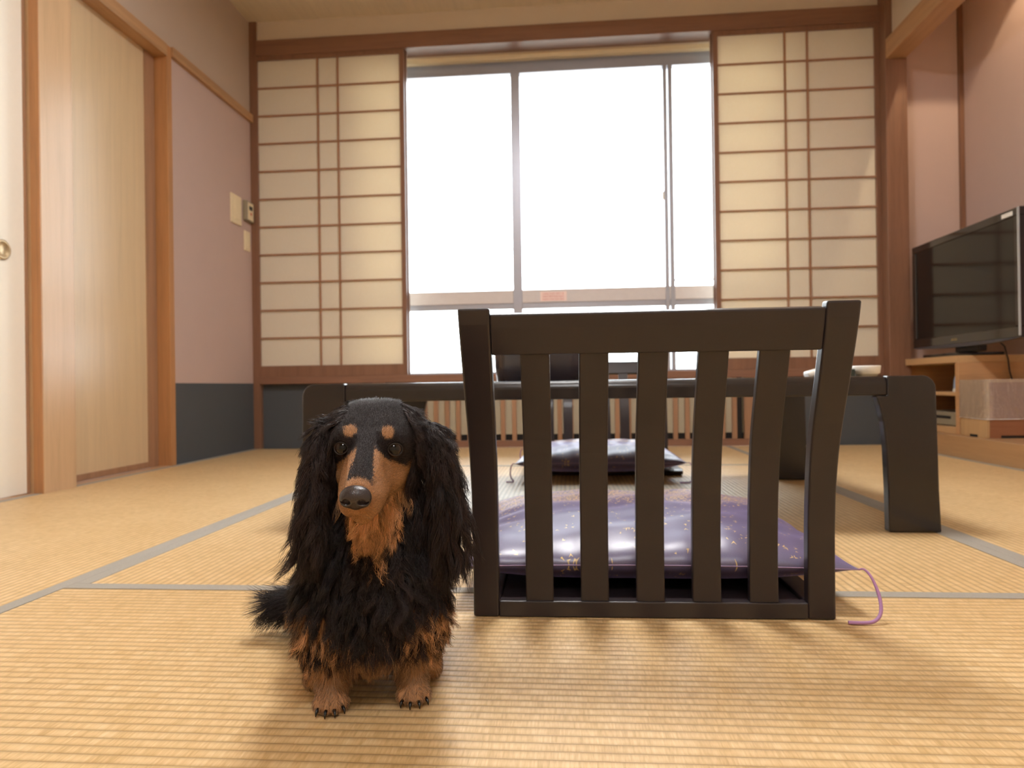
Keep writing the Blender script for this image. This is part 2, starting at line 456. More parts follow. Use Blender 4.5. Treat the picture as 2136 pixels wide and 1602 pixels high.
# ------------------------------------------------------------------ switches on the left wall
s1 = empty('light_switch', (XL, 3.837, 1.418)); tag(s1, 'large cream switch plate on the pink wall, left of the thermostat', 'switch')
box('plate', M_CREAMP, 0, .009, -.062, .062, -.085, .085, s1, .003)
box('rocker', M_CREAMP, .009, .013, -.025, .025, -.06, .06, s1, .002)
s2 = empty('thermostat', (XL, 3.985, 1.44)); tag(s2, 'grey air conditioner control with small display beside the corner post', 'thermostat')
box('housing', M_GREYP, 0, .022, -.055, .045, -.06, .06, s2, .004)
box('face', M_CREAMP, .022, .024, -.036, .036, -.052, .052, s2, .002)
box('display', M_DARKP, .024, .025, -.02, .022, .008, .032, s2, .001)
box('button', flat('red_button', srgb(214, 120, 96), .5), .024, .027, -.006, .01, -.022, -.008, s2, .001)
s3 = empty('light_switch', (XL, 3.972, 1.26)); tag(s3, 'small cream switch plate below the thermostat', 'switch')
box('plate', M_CREAMP, 0, .008, -.036, .036, -.06, .06, s3, .003)
box('rocker', M_CREAMP, .008, .011, -.014, .014, -.035, .035, s3, .002)

# ------------------------------------------------------------------ alcove downlight and added, unseen ceiling fill lamps
def emis(name, c, s):
    t = NT(name); e = t.n('ShaderNodeEmission'); e.inputs[0].default_value = c; e.inputs[1].default_value = s
    return t.done(e)
def fill_ceiling_lamp(x, y, label, power):  # unseen lamp added to brighten the interior
    cl = empty('fill_ceiling_lamp', (x, y, ZC)); tag(cl, label, 'lamp')
    B().box(-.3, .3, -.3, .3, -.012, 0).build('mount', M_WOODX, cl)
    f = B()
    for a in (-.3, .28): f.box(a, a + .02, -.3, .3, -.12, 0).box(-.3, .3, a, a + .02, -.12, 0)
    f.build('frame', M_WOODX, cl, .002)
    box('diffuser', emis('fill_lamp_diffuser', (1, .985, .975, 1), power), -.28, .28, -.28, .28, -.115, -.105, cl, 0)
fill_ceiling_lamp(0, 1.9, 'unseen square paper ceiling lamp added over the low table to brighten the room', 42)
fill_ceiling_lamp(.1, -.75, 'unseen square paper ceiling lamp added behind the camera as frontal fill', 24)
dl = empty('downlight', (2.03, 3.15, ZC)); tag(dl, 'small recessed spotlight in the alcove ceiling', 'lamp')
B().lathe([(.04, 0), (.045, -.01), (.045, -.03), (.036, -.03), (.03, -.005)], 32, cap=False).build('trim_ring', M_ALU, dl, smooth=True)
sp = bpy.data.lights.new('downlight_bulb', 'SPOT'); sp.energy = 22; sp.color = (1, .78, .5); sp.spot_size = R(112); sp.spot_blend = .12
sp.shadow_soft_size = .015
so = bpy.data.objects.new('downlight_bulb', sp); COL.objects.link(so); so.location = (2.03, 3.15, ZC - .035)

# ================================================================== furniture
# ------------------------------------------------------------------ floor chairs
CPROF = [(.0, .0), (.0, .07), (-.002, .14), (-.008, .20), (-.018, .26), (-.033, .31), (-.052, .355), (-.068, .40), (-.082, .44), (-.094, .477)]
def cprof(z):
    for (a, za), (b, zb) in zip(CPROF, CPROF[1:]):
        if z <= zb: return a + (b - a) * (z - za) / (zb - za)
    return CPROF[-1][0]
def csm(z):
    return (cprof(max(0, z - .025)) + 2 * cprof(z) + cprof(min(.477, z + .025))) / 4
def board(x0, x1, z0, z1, t, n, flare=0, top=None):
    """bent board following the chair back curve; top: list of (x, z) ignored"""
    b = B(); prof = []
    for i in range(n + 1):
        z = z0 + (z1 - z0) * i / n
        dy = (csm(min(.477, z + .004)) - csm(max(0, z - .004))) / .008
        L = math.hypot(1, dy); prof.append((csm(z), z, 1 / L, -dy / L))
    vs = []; fs = []
    for (y, z, ny, nz) in prof:
        fl = flare * max(0, (z - .2) / .277)
        for x, s in ((x0 - (fl if flare < 0 else 0) * -1, -1), (x1 + (fl if flare > 0 else 0), -1), (x1 + (fl if flare > 0 else 0), 1), (x0 - (fl if flare < 0 else 0) * -1, 1)):
            vs.append((x, y + s * ny * t / 2, z + s * nz * t / 2))
    for i in range(n):
        for k in range(4): fs.append((i * 4 + k, i * 4 + (k + 1) % 4, (i + 1) * 4 + (k + 1) % 4, (i + 1) * 4 + k))
    fs.append((0, 1, 2, 3)); fs.append(tuple(n * 4 + k for k in (3, 2, 1, 0)))
    return b.add(vs, fs)
def make_chair():
    r = empty('floor_chair')
    W = .2785
    board(-W, -W + .041, 0, .478, .022, 22, -.006).build('back_stile', M_CHAIR, r, .0035, seg=3)
    board(W - .041, W, 0, .478, .022, 22, .006).build('back_stile', M_CHAIR, r, .0035, seg=3)
    board(-W + .041, W - .041, .412, .470, .02, 6).build('top_rail', M_CHAIR, r, .003, seg=3)
    for i in range(5):
        c = -.1734 + i * .0865
        board(c - .0218, c + .0218, .018, .415, .014, 18).build('back_slat', M_CHAIR, r, .002)
    box('bottom_rail', M_CHAIR, -W + .041, W - .041, -.011, .011, 0, .025, r, .002)
    # seat: two side runners and a plywood board
    B().prism([(.0, 0), (.40, 0), (.425, .008), (.43, .02), (.41, .025), (.0, .025)], 'x', -W + .004, -W + .041).build('seat_runner', M_CHAIR, r, .002)
    B().prism([(.0, 0), (.40, 0), (.425, .008), (.43, .02), (.41, .025), (.0, .025)], 'x', W - .041, W - .004).build('seat_runner', M_CHAIR, r, .002)
    box('seat', M_CHAIR, -W + .041, W - .041, .011, .418, .008, .019, r, .002)
    B().prism([(.39, 0), (.42, .004), (.43, .02), (.41, .025), (.39, .025)], 'x', -W + .041, W - .041).build('front_rail', M_CHAIR, r, .002)
    return r
ch = make_chair(); ch.location = (.1235, 1.0865, .0008); ch.rotation_euler = (0, 0, .012)
tag(ch, 'dark slatted legless chair seen from behind, nearest the camera right of the dog', 'chair')
def copy_tree(o, parent=None):
    c = o.copy(); COL.objects.link(c); c.parent = parent
    for k in list(o.children): copy_tree(k, c)
    return c
ch2 = copy_tree(ch); ch2.location = (.168, 3.16, .0008); ch2.rotation_euler = (0, 0, math.pi + .005)
tag(ch2, 'dark slatted legless chair facing us on the far side of the low table', 'chair')

# ------------------------------------------------------------------ low table
tb = empty('low_table', (.095, 2.17, .0014)); tag(tb, 'long dark lacquered low table with rounded ends in front of the window', 'table')
tx0, tx1, ty0, ty1, th = -.777, .777, -.468, .468, .375
def rrect(w0, w1, z0, z1, rt, rb, n=6):
    P = []
    for cx, cz, r, a0 in ((w1 - rb, z0 + rb, rb, -90), (w1 - rt, z1 - rt, rt, 0), (w0 + rt, z1 - rt, rt, 90), (w0 + rb, z0 + rb, rb, 180)):
        for i in range(n + 1):
            a = R(a0 + 90 * i / n); P.append((cx + r * math.cos(a), cz + r * math.sin(a)))
    return P
# top: a long rounded slab; its ends dip behind the end boards
B().prism(rrect(ty0 + .004, ty1 - .004, th - .047, th, .020, .004), 'x', tx0 + .112, tx1 - .112).build('tabletop', M_BLACKM, tb, .0012)
for s in (-1, 1):
    xo, xi = s * .777, s * .6655
    # the end board runs between the legs; legs and board share the rounded outer shoulder
    n = 10; r_ = .032
    arc = [(xo - s * r_ + s * r_ * math.sin(R(90 * i / n)), th - r_ + r_ * math.cos(R(90 * i / n))) for i in range(n + 1)]
    B().prism([(xi, th - .047), (xi, th)] + arc + [(xo, th - .047)], 'y', ty0 + .031, ty1 - .031).build('end_board', M_BLACKM, tb, .0008)
    for yy in (ty0, ty1 - .03):
        pl_ = [(xi, th)] + arc + [(xo + s * .004, .1), (xo + s * .008, .0), (xi + s * .0, .0), (xi - s * .001, .10), (xi - s * .004, .20),
               (xi - s * .010, .265), (xi - s * .019, .305), (xi - s * .026, th - .0475), (xi, th - .0475)]
        B().prism(pl_, 'y', yy, yy + .03).build('leg', M_BLACKM, tb, .004, seg=3)

# lacquered tub and small things on the table
tub = empty('tea_tub', (-.0885, 2.13, .3755)); tag(tub, 'round dark lacquered tub with lid on the table, behind the near chair', 'container')
B().lathe([(.128, 0), (.134, .004), (.140, .05), (.143, .115), (.143, .118), (.13, .118)], 72).build('body', flat('tub_lacquer', srgb(58, 54, 62), .25, .5, 6, .1, coat=.3), tub, .0, True)
B().lathe([(.146, .1185), (.147, .124), (.145, .14), (.13, .150), (.05, .156), (.001, .157)], 72, cap=False).build('lid', bpy.data.materials['tub_lacquer'], tub, 0, True)
B().lathe([(.014, .156), (.012, .164), (.018, .17), (.018, .175), (.001, .177)], 32, cap=False).build('knob', bpy.data.materials['tub_lacquer'], tub, 0, True)

ds = empty('ashtray', (.920, 2.2, .3755)); tag(ds, 'shallow white dish on a grey foot at the right end of the table', 'dish')
B().lathe([(.026, 0), (.030, .003), (.033, .010)], 40).build('foot', M_GREYP, ds, 0, True)
B().lathe([(.033, .0102), (.0385, .013), (.0410, .033), (.0405, .036), (.0375, .035), (.034, .020), (.001, .018)], 48, cap=False).build('bowl', M_WHITEP, ds, 0, True)
gb = box('match_box', flat('dark_green_card', srgb(44, 52, 46), .5), .845, .876, 2.17, 2.23, .3755, .402, None, .002)
tag(gb, 'small dark green box between the white remote and the dish on the table', 'box')
rm = empty('remote_control', (.742, 2.2, .3765), .02); rm.rotation_euler = (0, R(-14.5), .02)
tag(rm, 'white remote control propped up against the dark green box', 'remote control')
B().prism(rrect(-.024, .024, 0, .020, .008, .006), 'x', -.0, .108).build('case', M_WHITEP, rm, .006, True, 4)
f = B()
for i in range(4):
    for j in (-.012, 0, .012): f.box(.03 + i * .018, .037 + i * .018, j - .003, j + .003, .0195, .0212)
f.build('keypad', M_GREYP, rm)

# ------------------------------------------------------------------ floor cushions
def cushion_material():
    t = NT('satin_with_gold_leaves'); co = t.coord()
    sep = t.n('ShaderNodeSeparateXYZ'); t.l(co, sep.inputs[0])
    # density of the scattered leaves: thick in the middle of the cushion
    d = t.math('SQRT', t.math('ADD', t.math('POWER', t.math('MULTIPLY', sep.outputs[0], .30), 2), t.math('POWER', t.math('SUBTRACT', sep.outputs[1], .15), 2)))
    dens = t.n('ShaderNodeMapRange'); t.l(d, dens.inputs[0])
    dens.inputs[1].default_value = .10; dens.inputs[2].default_value = .20; dens.inputs[3].default_value = .97; dens.inputs[4].default_value = .0
    dens2 = t.math('MAXIMUM', t.math('POWER', dens.outputs[0], 1.3), .045)
    flatv = t.n('ShaderNodeCombineXYZ'); t.l(sep.outputs[0], flatv.inputs[0]); t.l(sep.outputs[1], flatv.inputs[1])
    t.l(t.math('MULTIPLY', t.math('GREATER_THAN', sep.outputs[2], .03), .5), flatv.inputs[2])
    masks = []
    for k, sc in enumerate((92, 100, 108)):
        mp = t.mapping(flatv.outputs[0], (sc, sc, sc), (k * 3.3, k * 1.7, 0), (0, 0, .4 + k))
        vo = t.n('ShaderNodeTexVoronoi', feature='F1'); t.l(mp, vo.inputs['Vector']); vo.inputs['Scale'].default_value = 1
        vo.inputs['Randomness'].default_value = .8
        rnd = t.n('ShaderNodeSeparateColor'); t.l(vo.outputs['Color'], rnd.inputs[0])
        # little arrow / ginkgo leaf: a notched triangle around the cell point
        dv = t.n('ShaderNodeVectorMath', operation='SUBTRACT'); t.l(mp, dv.inputs[0]); t.l(vo.outputs['Position'], dv.inputs[1])
        rt = t.n('ShaderNodeVectorRotate'); rt.rotation_type = 'Z_AXIS'; t.l(dv.outputs[0], rt.inputs['Vector'])
        t.l(t.math('MULTIPLY', rnd.outputs[1], 6.28), rt.inputs['Angle'])
        s2 = t.n('ShaderNodeSeparateXYZ'); t.l(rt.outputs[0], s2.inputs[0])
        ax = t.math('ABSOLUTE', s2.outputs[0]); y = s2.outputs[1]
        inside = t.math('MULTIPLY', t.math('LESS_THAN', ax, t.math('MULTIPLY', t.math('ADD', y, .34), .62)),
                        t.math('LESS_THAN', y, t.math('ADD', .02, t.math('MULTIPLY', ax, .8))))
        masks.append(t.math('MULTIPLY', inside, t.math('LESS_THAN', rnd.outputs[0], dens2)))
    leaf = t.math('MAXIMUM', t.math('MAXIMUM', masks[0], masks[1]), masks[2])
    n = t.noise(t.mapping(co, (1, 1, 1)), 400, 2)
    base = t.mix(n, srgb(92, 84, 118), srgb(104, 97, 134))
    c = t.mix(leaf, base, srgb(222, 190, 124))
    b = t.pr(c, .38, 1.0, 0, t.bump(t.noise(co, 12, 2), .15, .005), sheen=.8)
    b.inputs['Sheen Roughness'].default_value = .35
    b.inputs['Sheen Tint'].default_value = srgb(170, 160, 230)
    return t.done(b)
M_SATIN = cushion_material()
M_TASSEL = flat('lilac_cord', srgb(172, 130, 178), .6, .3, 60, .1)
M_THREAD = flat('pale_thread', srgb(150, 128, 160), .6)

def make_cushion(w, d, h, seed):
    rr = random.Random(seed)
    r = empty('floor_cushion')
    n = 56; vs = []; fs = []
    def pt(u, v, s):
        # pinched corners: edges bow inwards between the tips
        cu, cv = abs(u) ** 3, abs(v) ** 3
        x = u * w / 2 * (1 - .055 * (1 - v * v)) ; y = v * d / 2 * (1 - .055 * (1 - u * u))
        e = max(0, (1 - abs(u) ** 3.2)) ** .55 * max(0, (1 - abs(v) ** 3.2)) ** .55
        wr = .003 * math.sin(9 * u + 5 * v + seed) * e + .0022 * math.sin(17 * v - 7 * u) * e
        mid = .42 * h
        crumple = .004 * math.sin(26 * u + 3) * (abs(v) > .55) * (abs(v) - .55) * 3 * e + .004 * math.sin(24 * v + 1) * (abs(u) > .55) * (abs(u) - .55) * 3 * e
        z = mid + ((h - mid) * e + wr + crumple if s > 0 else -mid * min(1, e * 1.25))
        return x, y, max(z, 0.0)
    for s in (1, -1):
        for i in range(n + 1):
            for j in range(n + 1):
                vs.append(pt(-math.cos(math.pi * i / n), -math.cos(math.pi * j / n), s))
    m = (n + 1) ** 2
    for i in range(n):
        for j in range(n):
            a = i * (n + 1) + j
            fs.append((a, a + n + 1, a + n + 2, a + 1)); fs.append((m + a, m + a + 1, m + a + n + 2, m + a + n + 1))
    me = bpy.data.meshes.new('cover'); me.from_pydata(vs, [], fs)
    bm = bmesh.new(); bm.from_mesh(me); bmesh.ops.remove_doubles(bm, verts=bm.verts, dist=.0004); bmesh.ops.recalc_face_normals(bm, faces=bm.faces); bm.to_mesh(me); bm.free()
    link('cover', me, M_SATIN, r, 0, True)
    # stitched seam all round
    P = []
    for k in range(4):
        for i in range(24):
            t = -1 + 2 * i / 24
            u, v = ((t, -1), (1, t), (-t, 1), (-1, -t))[k]
            x, y, z = pt(u * .999, v * .999, 1); P.append((x * 1.002, y * 1.002, .42 * h))
    P.append(P[0])
    B().tube(P, .0011, 5).build('seam', M_THREAD, r)
    for sx in (-1, 1):
        for sy in (-1, 1):
            tip = Vector((sx * w / 2, sy * d / 2, .42 * h))
            L = .42 * h + .0255
            o_ = lambda a, b_, c: tip + Vector((sx * a, sy * b_ * (.35 if sx < 0 else 1), c))
            pts = [tip, o_(.006, .004, .003), o_(.013, .014, -.006), o_(.018, .030, -L * .45), o_(.014, .046, -L * .78),
                   o_(.0, .054, -L + .0040), o_(-.022 if sx > 0 else .020, .056, -L + .0035), o_(-.038 if sx > 0 else .032, .054, -L + .0035)]
            # smooth the cord
            for _ in range(2):
                q = [pts[0]]
                for a, b_ in zip(pts, pts[1:]): q += [a * .75 + b_ * .25, a * .25 + b_ * .75]
                q.append(pts[-1]); pts = q
            B().tube(pts, [.0011 + .0016 * min(1, i / len(pts) * 2.2) for i in range(len(pts))], 8).build('tassel', M_TASSEL, r, 0, True)
    return r
cu = make_cushion(.645, .60, .102, 1); cu.location = (.128, 1.415, .0255)
tag(cu, 'purple satin floor cushion scattered with gold leaves on the near chair', 'cushion', )
cu2 = copy_tree(cu); cu2.location = (.112, 2.885, .0255); cu2.rotation_euler = (0, 0, .01)
cu2.scale = (1, 1, 1)
tag(cu2, 'purple satin floor cushion on the far chair beyond the table', 'cushion')

# ------------------------------------------------------------------ television, stand, boxes
st = empty('television_stand', (1.87, 3.45, .1)); tag(st, 'pale beech television stand with open shelves in the alcove', 'cabinet')
SD, SW, SH = .59, .355, .381
t_ = .03
box('top', M_STAND, 0, SW, 0, SD, SH - .034, SH, st, .002)
box('end_panel', M_STANDX, 0.0, SW, 0, t_, 0.0, SH - .0345, st, .0015)
box('end_panel', M_STANDX, 0.0, SW, SD - t_, SD, 0.0, SH - .0345, st, .0015)
box('base', M_STAND, 0.0, SW, t_ + .0005, SD - t_ - .0005, 0, .034, st, .002)
box('shelf', M_STAND, 0.004, SW, t_ + .0005, SD - t_ - .0005, .186, .204, st, .002)
box('back_panel', M_VOID, SW - .012, SW - .001, t_ + .0005, SD - t_ - .0005, .0345, SH - .035, st, 0)
dk = empty('video_player', (1.885, 3.5, .1345)); tag(dk, 'grey video player on the lower shelf of the television stand', 'video player')
box('case', M_GREYP, 0, .27, 0, .40, .004, .068, dk, .003)
box('tray', M_DARKP, -.001, 0, .05, .2, .036, .05, dk, 0)
for yy in (.03, .36): box('foot', M_DARKP, .02, .05, yy, yy + .02, 0, .004, dk, 0)
bw = empty('round_packet', (1.90, 3.50, .3045)); tag(bw, 'pale blue and white rounded packet on the upper shelf of the stand', 'packet')
f = B(); f.prism([(.0, 0), (.055, 0), (.055, .035), (.05, .060), (.04, .078), (.024, .085), (.0, .085)], 'x', 0, .12)
f.build('wrap', flat('pale_blue_film', srgb(170, 196, 232), .3), bw, .004, True)
box('white_base', M_WHITEP, -.001, .121, -.0, .056, .0, .016, bw, .001)

tv = empty('television', (1.90, 3.49, .4812)); tag(tv, 'large black flat television on the beech stand', 'television')
TVW, z0, z1 = .90, .046, .612
f = B(); hw = TVW / 2
M_TVB = flat('gloss_black_bezel', srgb(24, 21, 22), .12, .5, 20, .05, coat=.6)
M_SCR = flat('dark_screen', srgb(22, 20, 20), .10, .5, 20, .02)
# bezel ring
f.box(0, .03, -hw, -hw + .036, z0 + .06, z1 - .036); f.box(0, .03, hw - .036, hw, z0 + .06, z1 - .036)
f.box(0, .03, -hw, hw, z1 - .036, z1); f.box(0, .03, -hw, hw, z0 + .012, z0 + .06)
f.build('bezel', M_TVB, tv, .004, seg=3)
box('screen', M_SCR, .006, .026, -hw + .036, hw - .036, z0 + .06, z1 - .036, tv, 0)
# curved lower lip
pts = [(-hw, z0 + .012)] + [(-hw + TVW * i / 16, z0 + .012 - .016 * math.sin(math.pi * i / 16) ** .6) for i in range(17)] + [(hw, z0 + .012)]
B().prism(pts[1:-1] + [(hw, z0 + .013), (-hw, z0 + .013)], 'x', -.006, .03).build('lower_lip', flat('grey_black_trim', srgb(70, 70, 78), .3), tv, .002)
box('edge_highlight', flat('painted_bevel_glint', srgb(206, 218, 230), .18, .5, 20, .02, .7), -.003, .0025, -hw, -hw + .010, z0 + .02, z1 - .002, tv, .001)  # bright strip paints in the light caught by the bevelled edge
box('back_shell', M_DARKP, .030, .075, -hw + .05, hw - .05, z0 + .05, z1 - .05, tv, .012)
box('neck', M_DARKP, .03, .07, -.10, .10, .016, z0 + .1, tv, .006)
box('base', M_TVB, -.025, .19, -.03, .30, 0, .016, tv, .005)
lb = box('sticker', M_WHITEP, -.0012, -.0004, -hw + .04, -hw + .115, z1 - .030, z1 - .012, tv, 0)
f = B()
for i in range(5):
    yy = .07 - i * .0105
    f.box(-.0012, -.0003, yy - .004, yy + .004, z0 + .030, z0 + .034); f.box(-.0012, -.0003, yy - .004, yy - .0015, z0 + .030, z0 + .041)
    if i % 2: f.box(-.0012, -.0003, yy - .004, yy + .004, z0 + .038, z0 + .041)
f.build('lettering', flat('gold_print', srgb(196, 170, 120), .4), tv)
f = B().tube([(1.992, 3.438, .60), (2.03, 3.438, .565), (2.075, 3.4385, .52), (2.09, 3.4385, .46), (2.096, 3.438, .40), (2.115, 3.438, .33), (2.13, 3.438, .2), (2.13, 3.438, .104)], .0035)
w_ = f.build('power_cable', M_DARKP, None, 0, True); tag(w_, 'black cable hanging down behind the wooden box at the end of the stand', 'cable')

bx = empty('storage_box', (1.86, 3.215, .1)); tag(bx, 'wooden box half wrapped in clear film before the television stand', 'box')
BW, BD, BH = .34, .205, .250
f = B().box(0, .012, 0, BD, .0, BH).box(BW - .012, BW, 0, BD, 0, BH).box(.012, BW - .012, BD - .012, BD, 0, BH).box(.012, BW - .012, 0.012, BD - .012, .02, .03)
f.build('body', M_BOXW, bx, .001)
box('front_board', M_BOXR, .012, BW - .012, 0, .012, 0, BH, bx, .001)
box('lid', M_BOXW, -.0, BW, 0, BD, BH, BH + .012, bx, .0015)
box('slot_shade_patch', M_VOID, .06, .16, -.001, 0, .0, .012, bx, 0)  # thin dark patches on the box faces paint the shade of slots
box('slot_shade_patch', M_VOID, -.001, 0, .07, .13, .0, .012, bx, 0)
t = NT('clear_film')
tr = t.n('ShaderNodeBsdfTransparent'); tr.inputs[0].default_value = (.96, .95, .94, 1)
gl = t.n('ShaderNodeBsdfGlossy'); gl.inputs['Roughness'].default_value = .12
nz = t.bump(t.noise(t.mapping(t.coord(), (1, 1, .6)), 22, 3, .6), .9, .02); t.l(nz, gl.inputs['Normal'])
df = t.n('ShaderNodeBsdfDiffuse'); df.inputs[0].default_value = (.8, .75, .7, 1)
m1 = t.n('ShaderNodeMixShader'); m1.inputs[0].default_value = .26; t.l(tr.outputs[0], m1.inputs[1]); t.l(gl.outputs[0], m1.inputs[2])
m2 = t.n('ShaderNodeMixShader'); m2.inputs[0].default_value = .2; t.l(m1.outputs[0], m2.inputs[1]); t.l(df.outputs[0], m2.inputs[2])
M_FILM = t.done(m2)
f = B(); g_ = .003
nx = 24
P0 = [(-g_, BD), (-g_, -g_), (BW, -g_)]
vs = []; fs = []
path = [(-g_, BD * (1 - i / 10)) for i in range(11)] + [(BW * i / 14, -g_) for i in range(1, 15)]
for i, (a, b_) in enumerate(path):
    for k in range(9):
        z = .085 + (BH + .014 - .085) * k / 8
        jx = .0022 * math.sin(i * 1.9 + k * 1.3); vs.append((a - (abs(jx) if a < 0 else 0), b_ - (abs(jx) if a >= 0 else 0), z))
for i in range(len(path) - 1):
    for k in range(8): fs.append((i * 9 + k, (i + 1) * 9 + k, (i + 1) * 9 + k + 1, i * 9 + k + 1))
f.add(vs, fs).build('clear_wrap', M_FILM, bx, 0, True)

B().tube([(-g_ - .0005, BD, .086), (-g_ - .0005, -g_ - .0005, .084), (BW, -g_ - .0005, .086)], .0016, 6).build('film_edge', M_WHITEP, bx, 0, True)

# ================================================================== the dog
rng = np.random.default_rng(7)
DOG = empty('dog', (-.20216, .70145, .0016), .2806)
tag(DOG, 'black and tan long haired dachshund sitting on the near tatami mat, head turned slightly left', 'dog')

GH = .0022
G0 = np.array([-.20, -.09, -.012]); G1 = np.array([.145, .37, .362])
GN = np.ceil((G1 - G0) / GH).astype(int) + 1
AX = [G0[i] + GH * np.arange(GN[i]) for i in range(3)]
S = np.full(GN, .05, np.float32)

def region(lo, hi, g0=G0, gn=GN, gh=GH):
    a = np.clip(np.floor((np.array(lo) - g0) / gh).astype(int), 0, gn - 1)
    b = np.clip(np.ceil((np.array(hi) - g0) / gh).astype(int) + 1, 1, gn)
    return tuple(slice(a[i], b[i]) for i in range(3))
def grid(sl):
    return [AX[0][sl[0]][:, None, None].astype(np.float32), AX[1][sl[1]][None, :, None].astype(np.float32), AX[2][sl[2]][None, None, :].astype(np.float32)]
def blend(sl, d, k, sub=False):
    a = S[sl]
    if sub:
        d = -d; h = np.clip(.5 - .5 * (a - d) / k, 0, 1)     # smooth max(a, d)
        S[sl] = a * (1 - h) + d * h + k * h * (1 - h)
    else:
        h = np.clip(.5 + .5 * (a - d) / k, 0, 1)
        S[sl] = a * (1 - h) + d * h - k * h * (1 - h)
def ell(c, r, k=.012, rot=None, sub=False):
    c = np.array(c, float); r = np.array(r, float); m = r.max() + .03
    sl = region(c - m, c + m); X, Y, Z = grid(sl)
    x, y, z = X - c[0], Y - c[1], Z - c[2]
    if rot is not None:
        x, y, z = (rot[i][0] * x + rot[i][1] * y + rot[i][2] * z for i in range(3))
    q = np.sqrt((x / r[0]) ** 2 + (y / r[1]) ** 2 + (z / r[2]) ** 2)
    q2 = np.sqrt((x / r[0] ** 2) ** 2 + (y / r[1] ** 2) ** 2 + (z / r[2] ** 2) ** 2)
    blend(sl, (q * (q - 1) / np.maximum(q2, 1e-6)).astype(np.float32), k, sub)
def cap(a, b, ra, rb, k=.012, sub=False):
    a = np.array(a, float); b = np.array(b, float); m = max(ra, rb) + .03
    sl = region(np.minimum(a, b) - m, np.maximum(a, b) + m); X, Y, Z = grid(sl)
    d = b - a; L2 = d @ d
    t = np.clip(((X - a[0]) * d[0] + (Y - a[1]) * d[1] + (Z - a[2]) * d[2]) / L2, 0, 1)
    D = np.sqrt((X - a[0] - t * d[0]) ** 2 + (Y - a[1] - t * d[1]) ** 2 + (Z - a[2] - t * d[2]) ** 2) - (ra + (rb - ra) * t)
    blend(sl, D.astype(np.float32), k, sub)

# head frame: origin between the eyes, F forward along the muzzle
HE = np.array([-.0074, .015, .2985])
F = np.array([-.0150, -.0735, -.0455]); F /= np.linalg.norm(F)
up0 = np.array([.04, 0, 1.]); HZ = up0 - (up0 @ F) * F; HZ /= np.linalg.norm(HZ)
HX = np.cross(HZ, F); HX *= np.sign(HX[0])
HR = np.array([HX, F, HZ])                       # rows: local -> head
def H(x, f, z): return HE + x * HX + f * F + z * HZ
def hell(c, r, k=.01, sub=False): ell(H(*c), r, k, HR, sub)
def hcap(a, b, ra, rb, k=.01, sub=False): cap(H(*a), H(*b), ra, rb, k, sub)

# trunk
cap((0, .062, .285), (-.003, .088, .19), .040, .056, .03)
ell((-.004, .088, .150), (.066, .060, .070), .03)
cap((-.004, .105, .135), (-.012, .275, .088), .062, .072, .03)
ell((-.006, .105, .098), (.070, .058, .045), .025)
for s, xo in ((-1, -.064), (1, .052)):
    ell((xo, .195, .060), (.036, .068, .052), .02)
    cap((xo + s * .012, .17, .02), (xo + s * .012, .125, .014), .016, .013, .012)      # hind feet tucked at the sides
for cx, s in ((-.0535, -1), (.0390, 1)):
    cap((cx - .002 * s, .09, .125), (cx + s * .006, .092, .072), .034, .024, .02)
    cap((cx + s * .006, .092, .072), (cx, .086, .030), .022, .0155, .012)
    ell((cx, .084, .016), (.0175, .025, .0150), .01)
    for j, (tx, ty) in enumerate(((-.0128, .067), (-.0045, .060), (.0045, .060), (.0128, .067))):
        ell((cx + tx, ty, .0088), (.0062, .0095, .0086), .003)
# tail lying out to the side
cap((-.04, .29, .055), (-.10, .325, .050), .020, .013, .015)
cap((-.10, .325, .050), (-.148, .335, .046), .012, .006, .01)
# head
hell((0, -.045, -.011), (.045, .046, .030), .012)
for s in (-1, 1): hell((s * .022, -.042, -.006), (.027, .036, .025), .012)
for s in (-1, 1):
    hell((s * .021, -.014, .007), (.017, .019, .013), .016)
    hell((s * .028, -.024, -.018), (.017, .024, .018), .012)
    hell((s * .025, -.042, -.032), (.021, .028, .024), .014)
    hell((s * .0100, .053, -.0255), (.0118, .019, .0145), .007)
    hell((s * .0200, -.004, -.033), (.0175, .028, .0165), .010)
hcap((0, -.004, -.014), (0, .060, -.0135), .0255, .0152, .012)
for s in (-1, 1): hell((s * .0135, .028, -.024), (.0125, .026, .0150), .008)
hcap((0, .0, .001), (0, .066, -.0035), .0120, .0092, .010)
hcap((0, -.012, -.037), (0, .053, -.0425), .0185, .0112, .010)
for s in (-1, 1):
    hell((s * .0264, -.007, .0005), (.0128, .0128, .0118), .005)
    hcap((s * .031, .012, -.003), (s * .0205, .020, -.006), .0022, .0018, .006, sub=True)
EYES = [H(s * .0270, .0010, .0006) for s in (-1, 1)]
EYEAX = [np.array([-.42, -1., .10]), np.array([.22, -1., .10])]
EYEAX = [e / np.linalg.norm(e) for e in EYEAX]
EYEROT = []
for d in EYEAX:
    a_ = np.array([1., 0, -.06]); a_ -= (a_ @ d) * d; a_ /= np.linalg.norm(a_); b_ = np.cross(a_, d); b_ *= np.sign(b_[2])
    EYEROT.append(np.array([a_, d, b_]))
for e, rt_ in zip(EYES, EYEROT):
    ell(e + rt_[1] * .0060, (.0080, .0085, .0066), .0016, rt_, sub=True)
# mouth line
hcap((-.016, .050, -.0325), (.0, .066, -.030), .0012, .0012, .002, sub=True)
hcap((.016, .050, -.0325), (.0, .066, -.030), .0012, .0012, .002, sub=True)
hcap((.016, .050, -.0325), (.026, .012, -.036), .0012, .0012, .002, sub=True)
hcap((-.016, .050, -.0325), (-.026, .012, -.036), .0012, .0012, .002, sub=True)
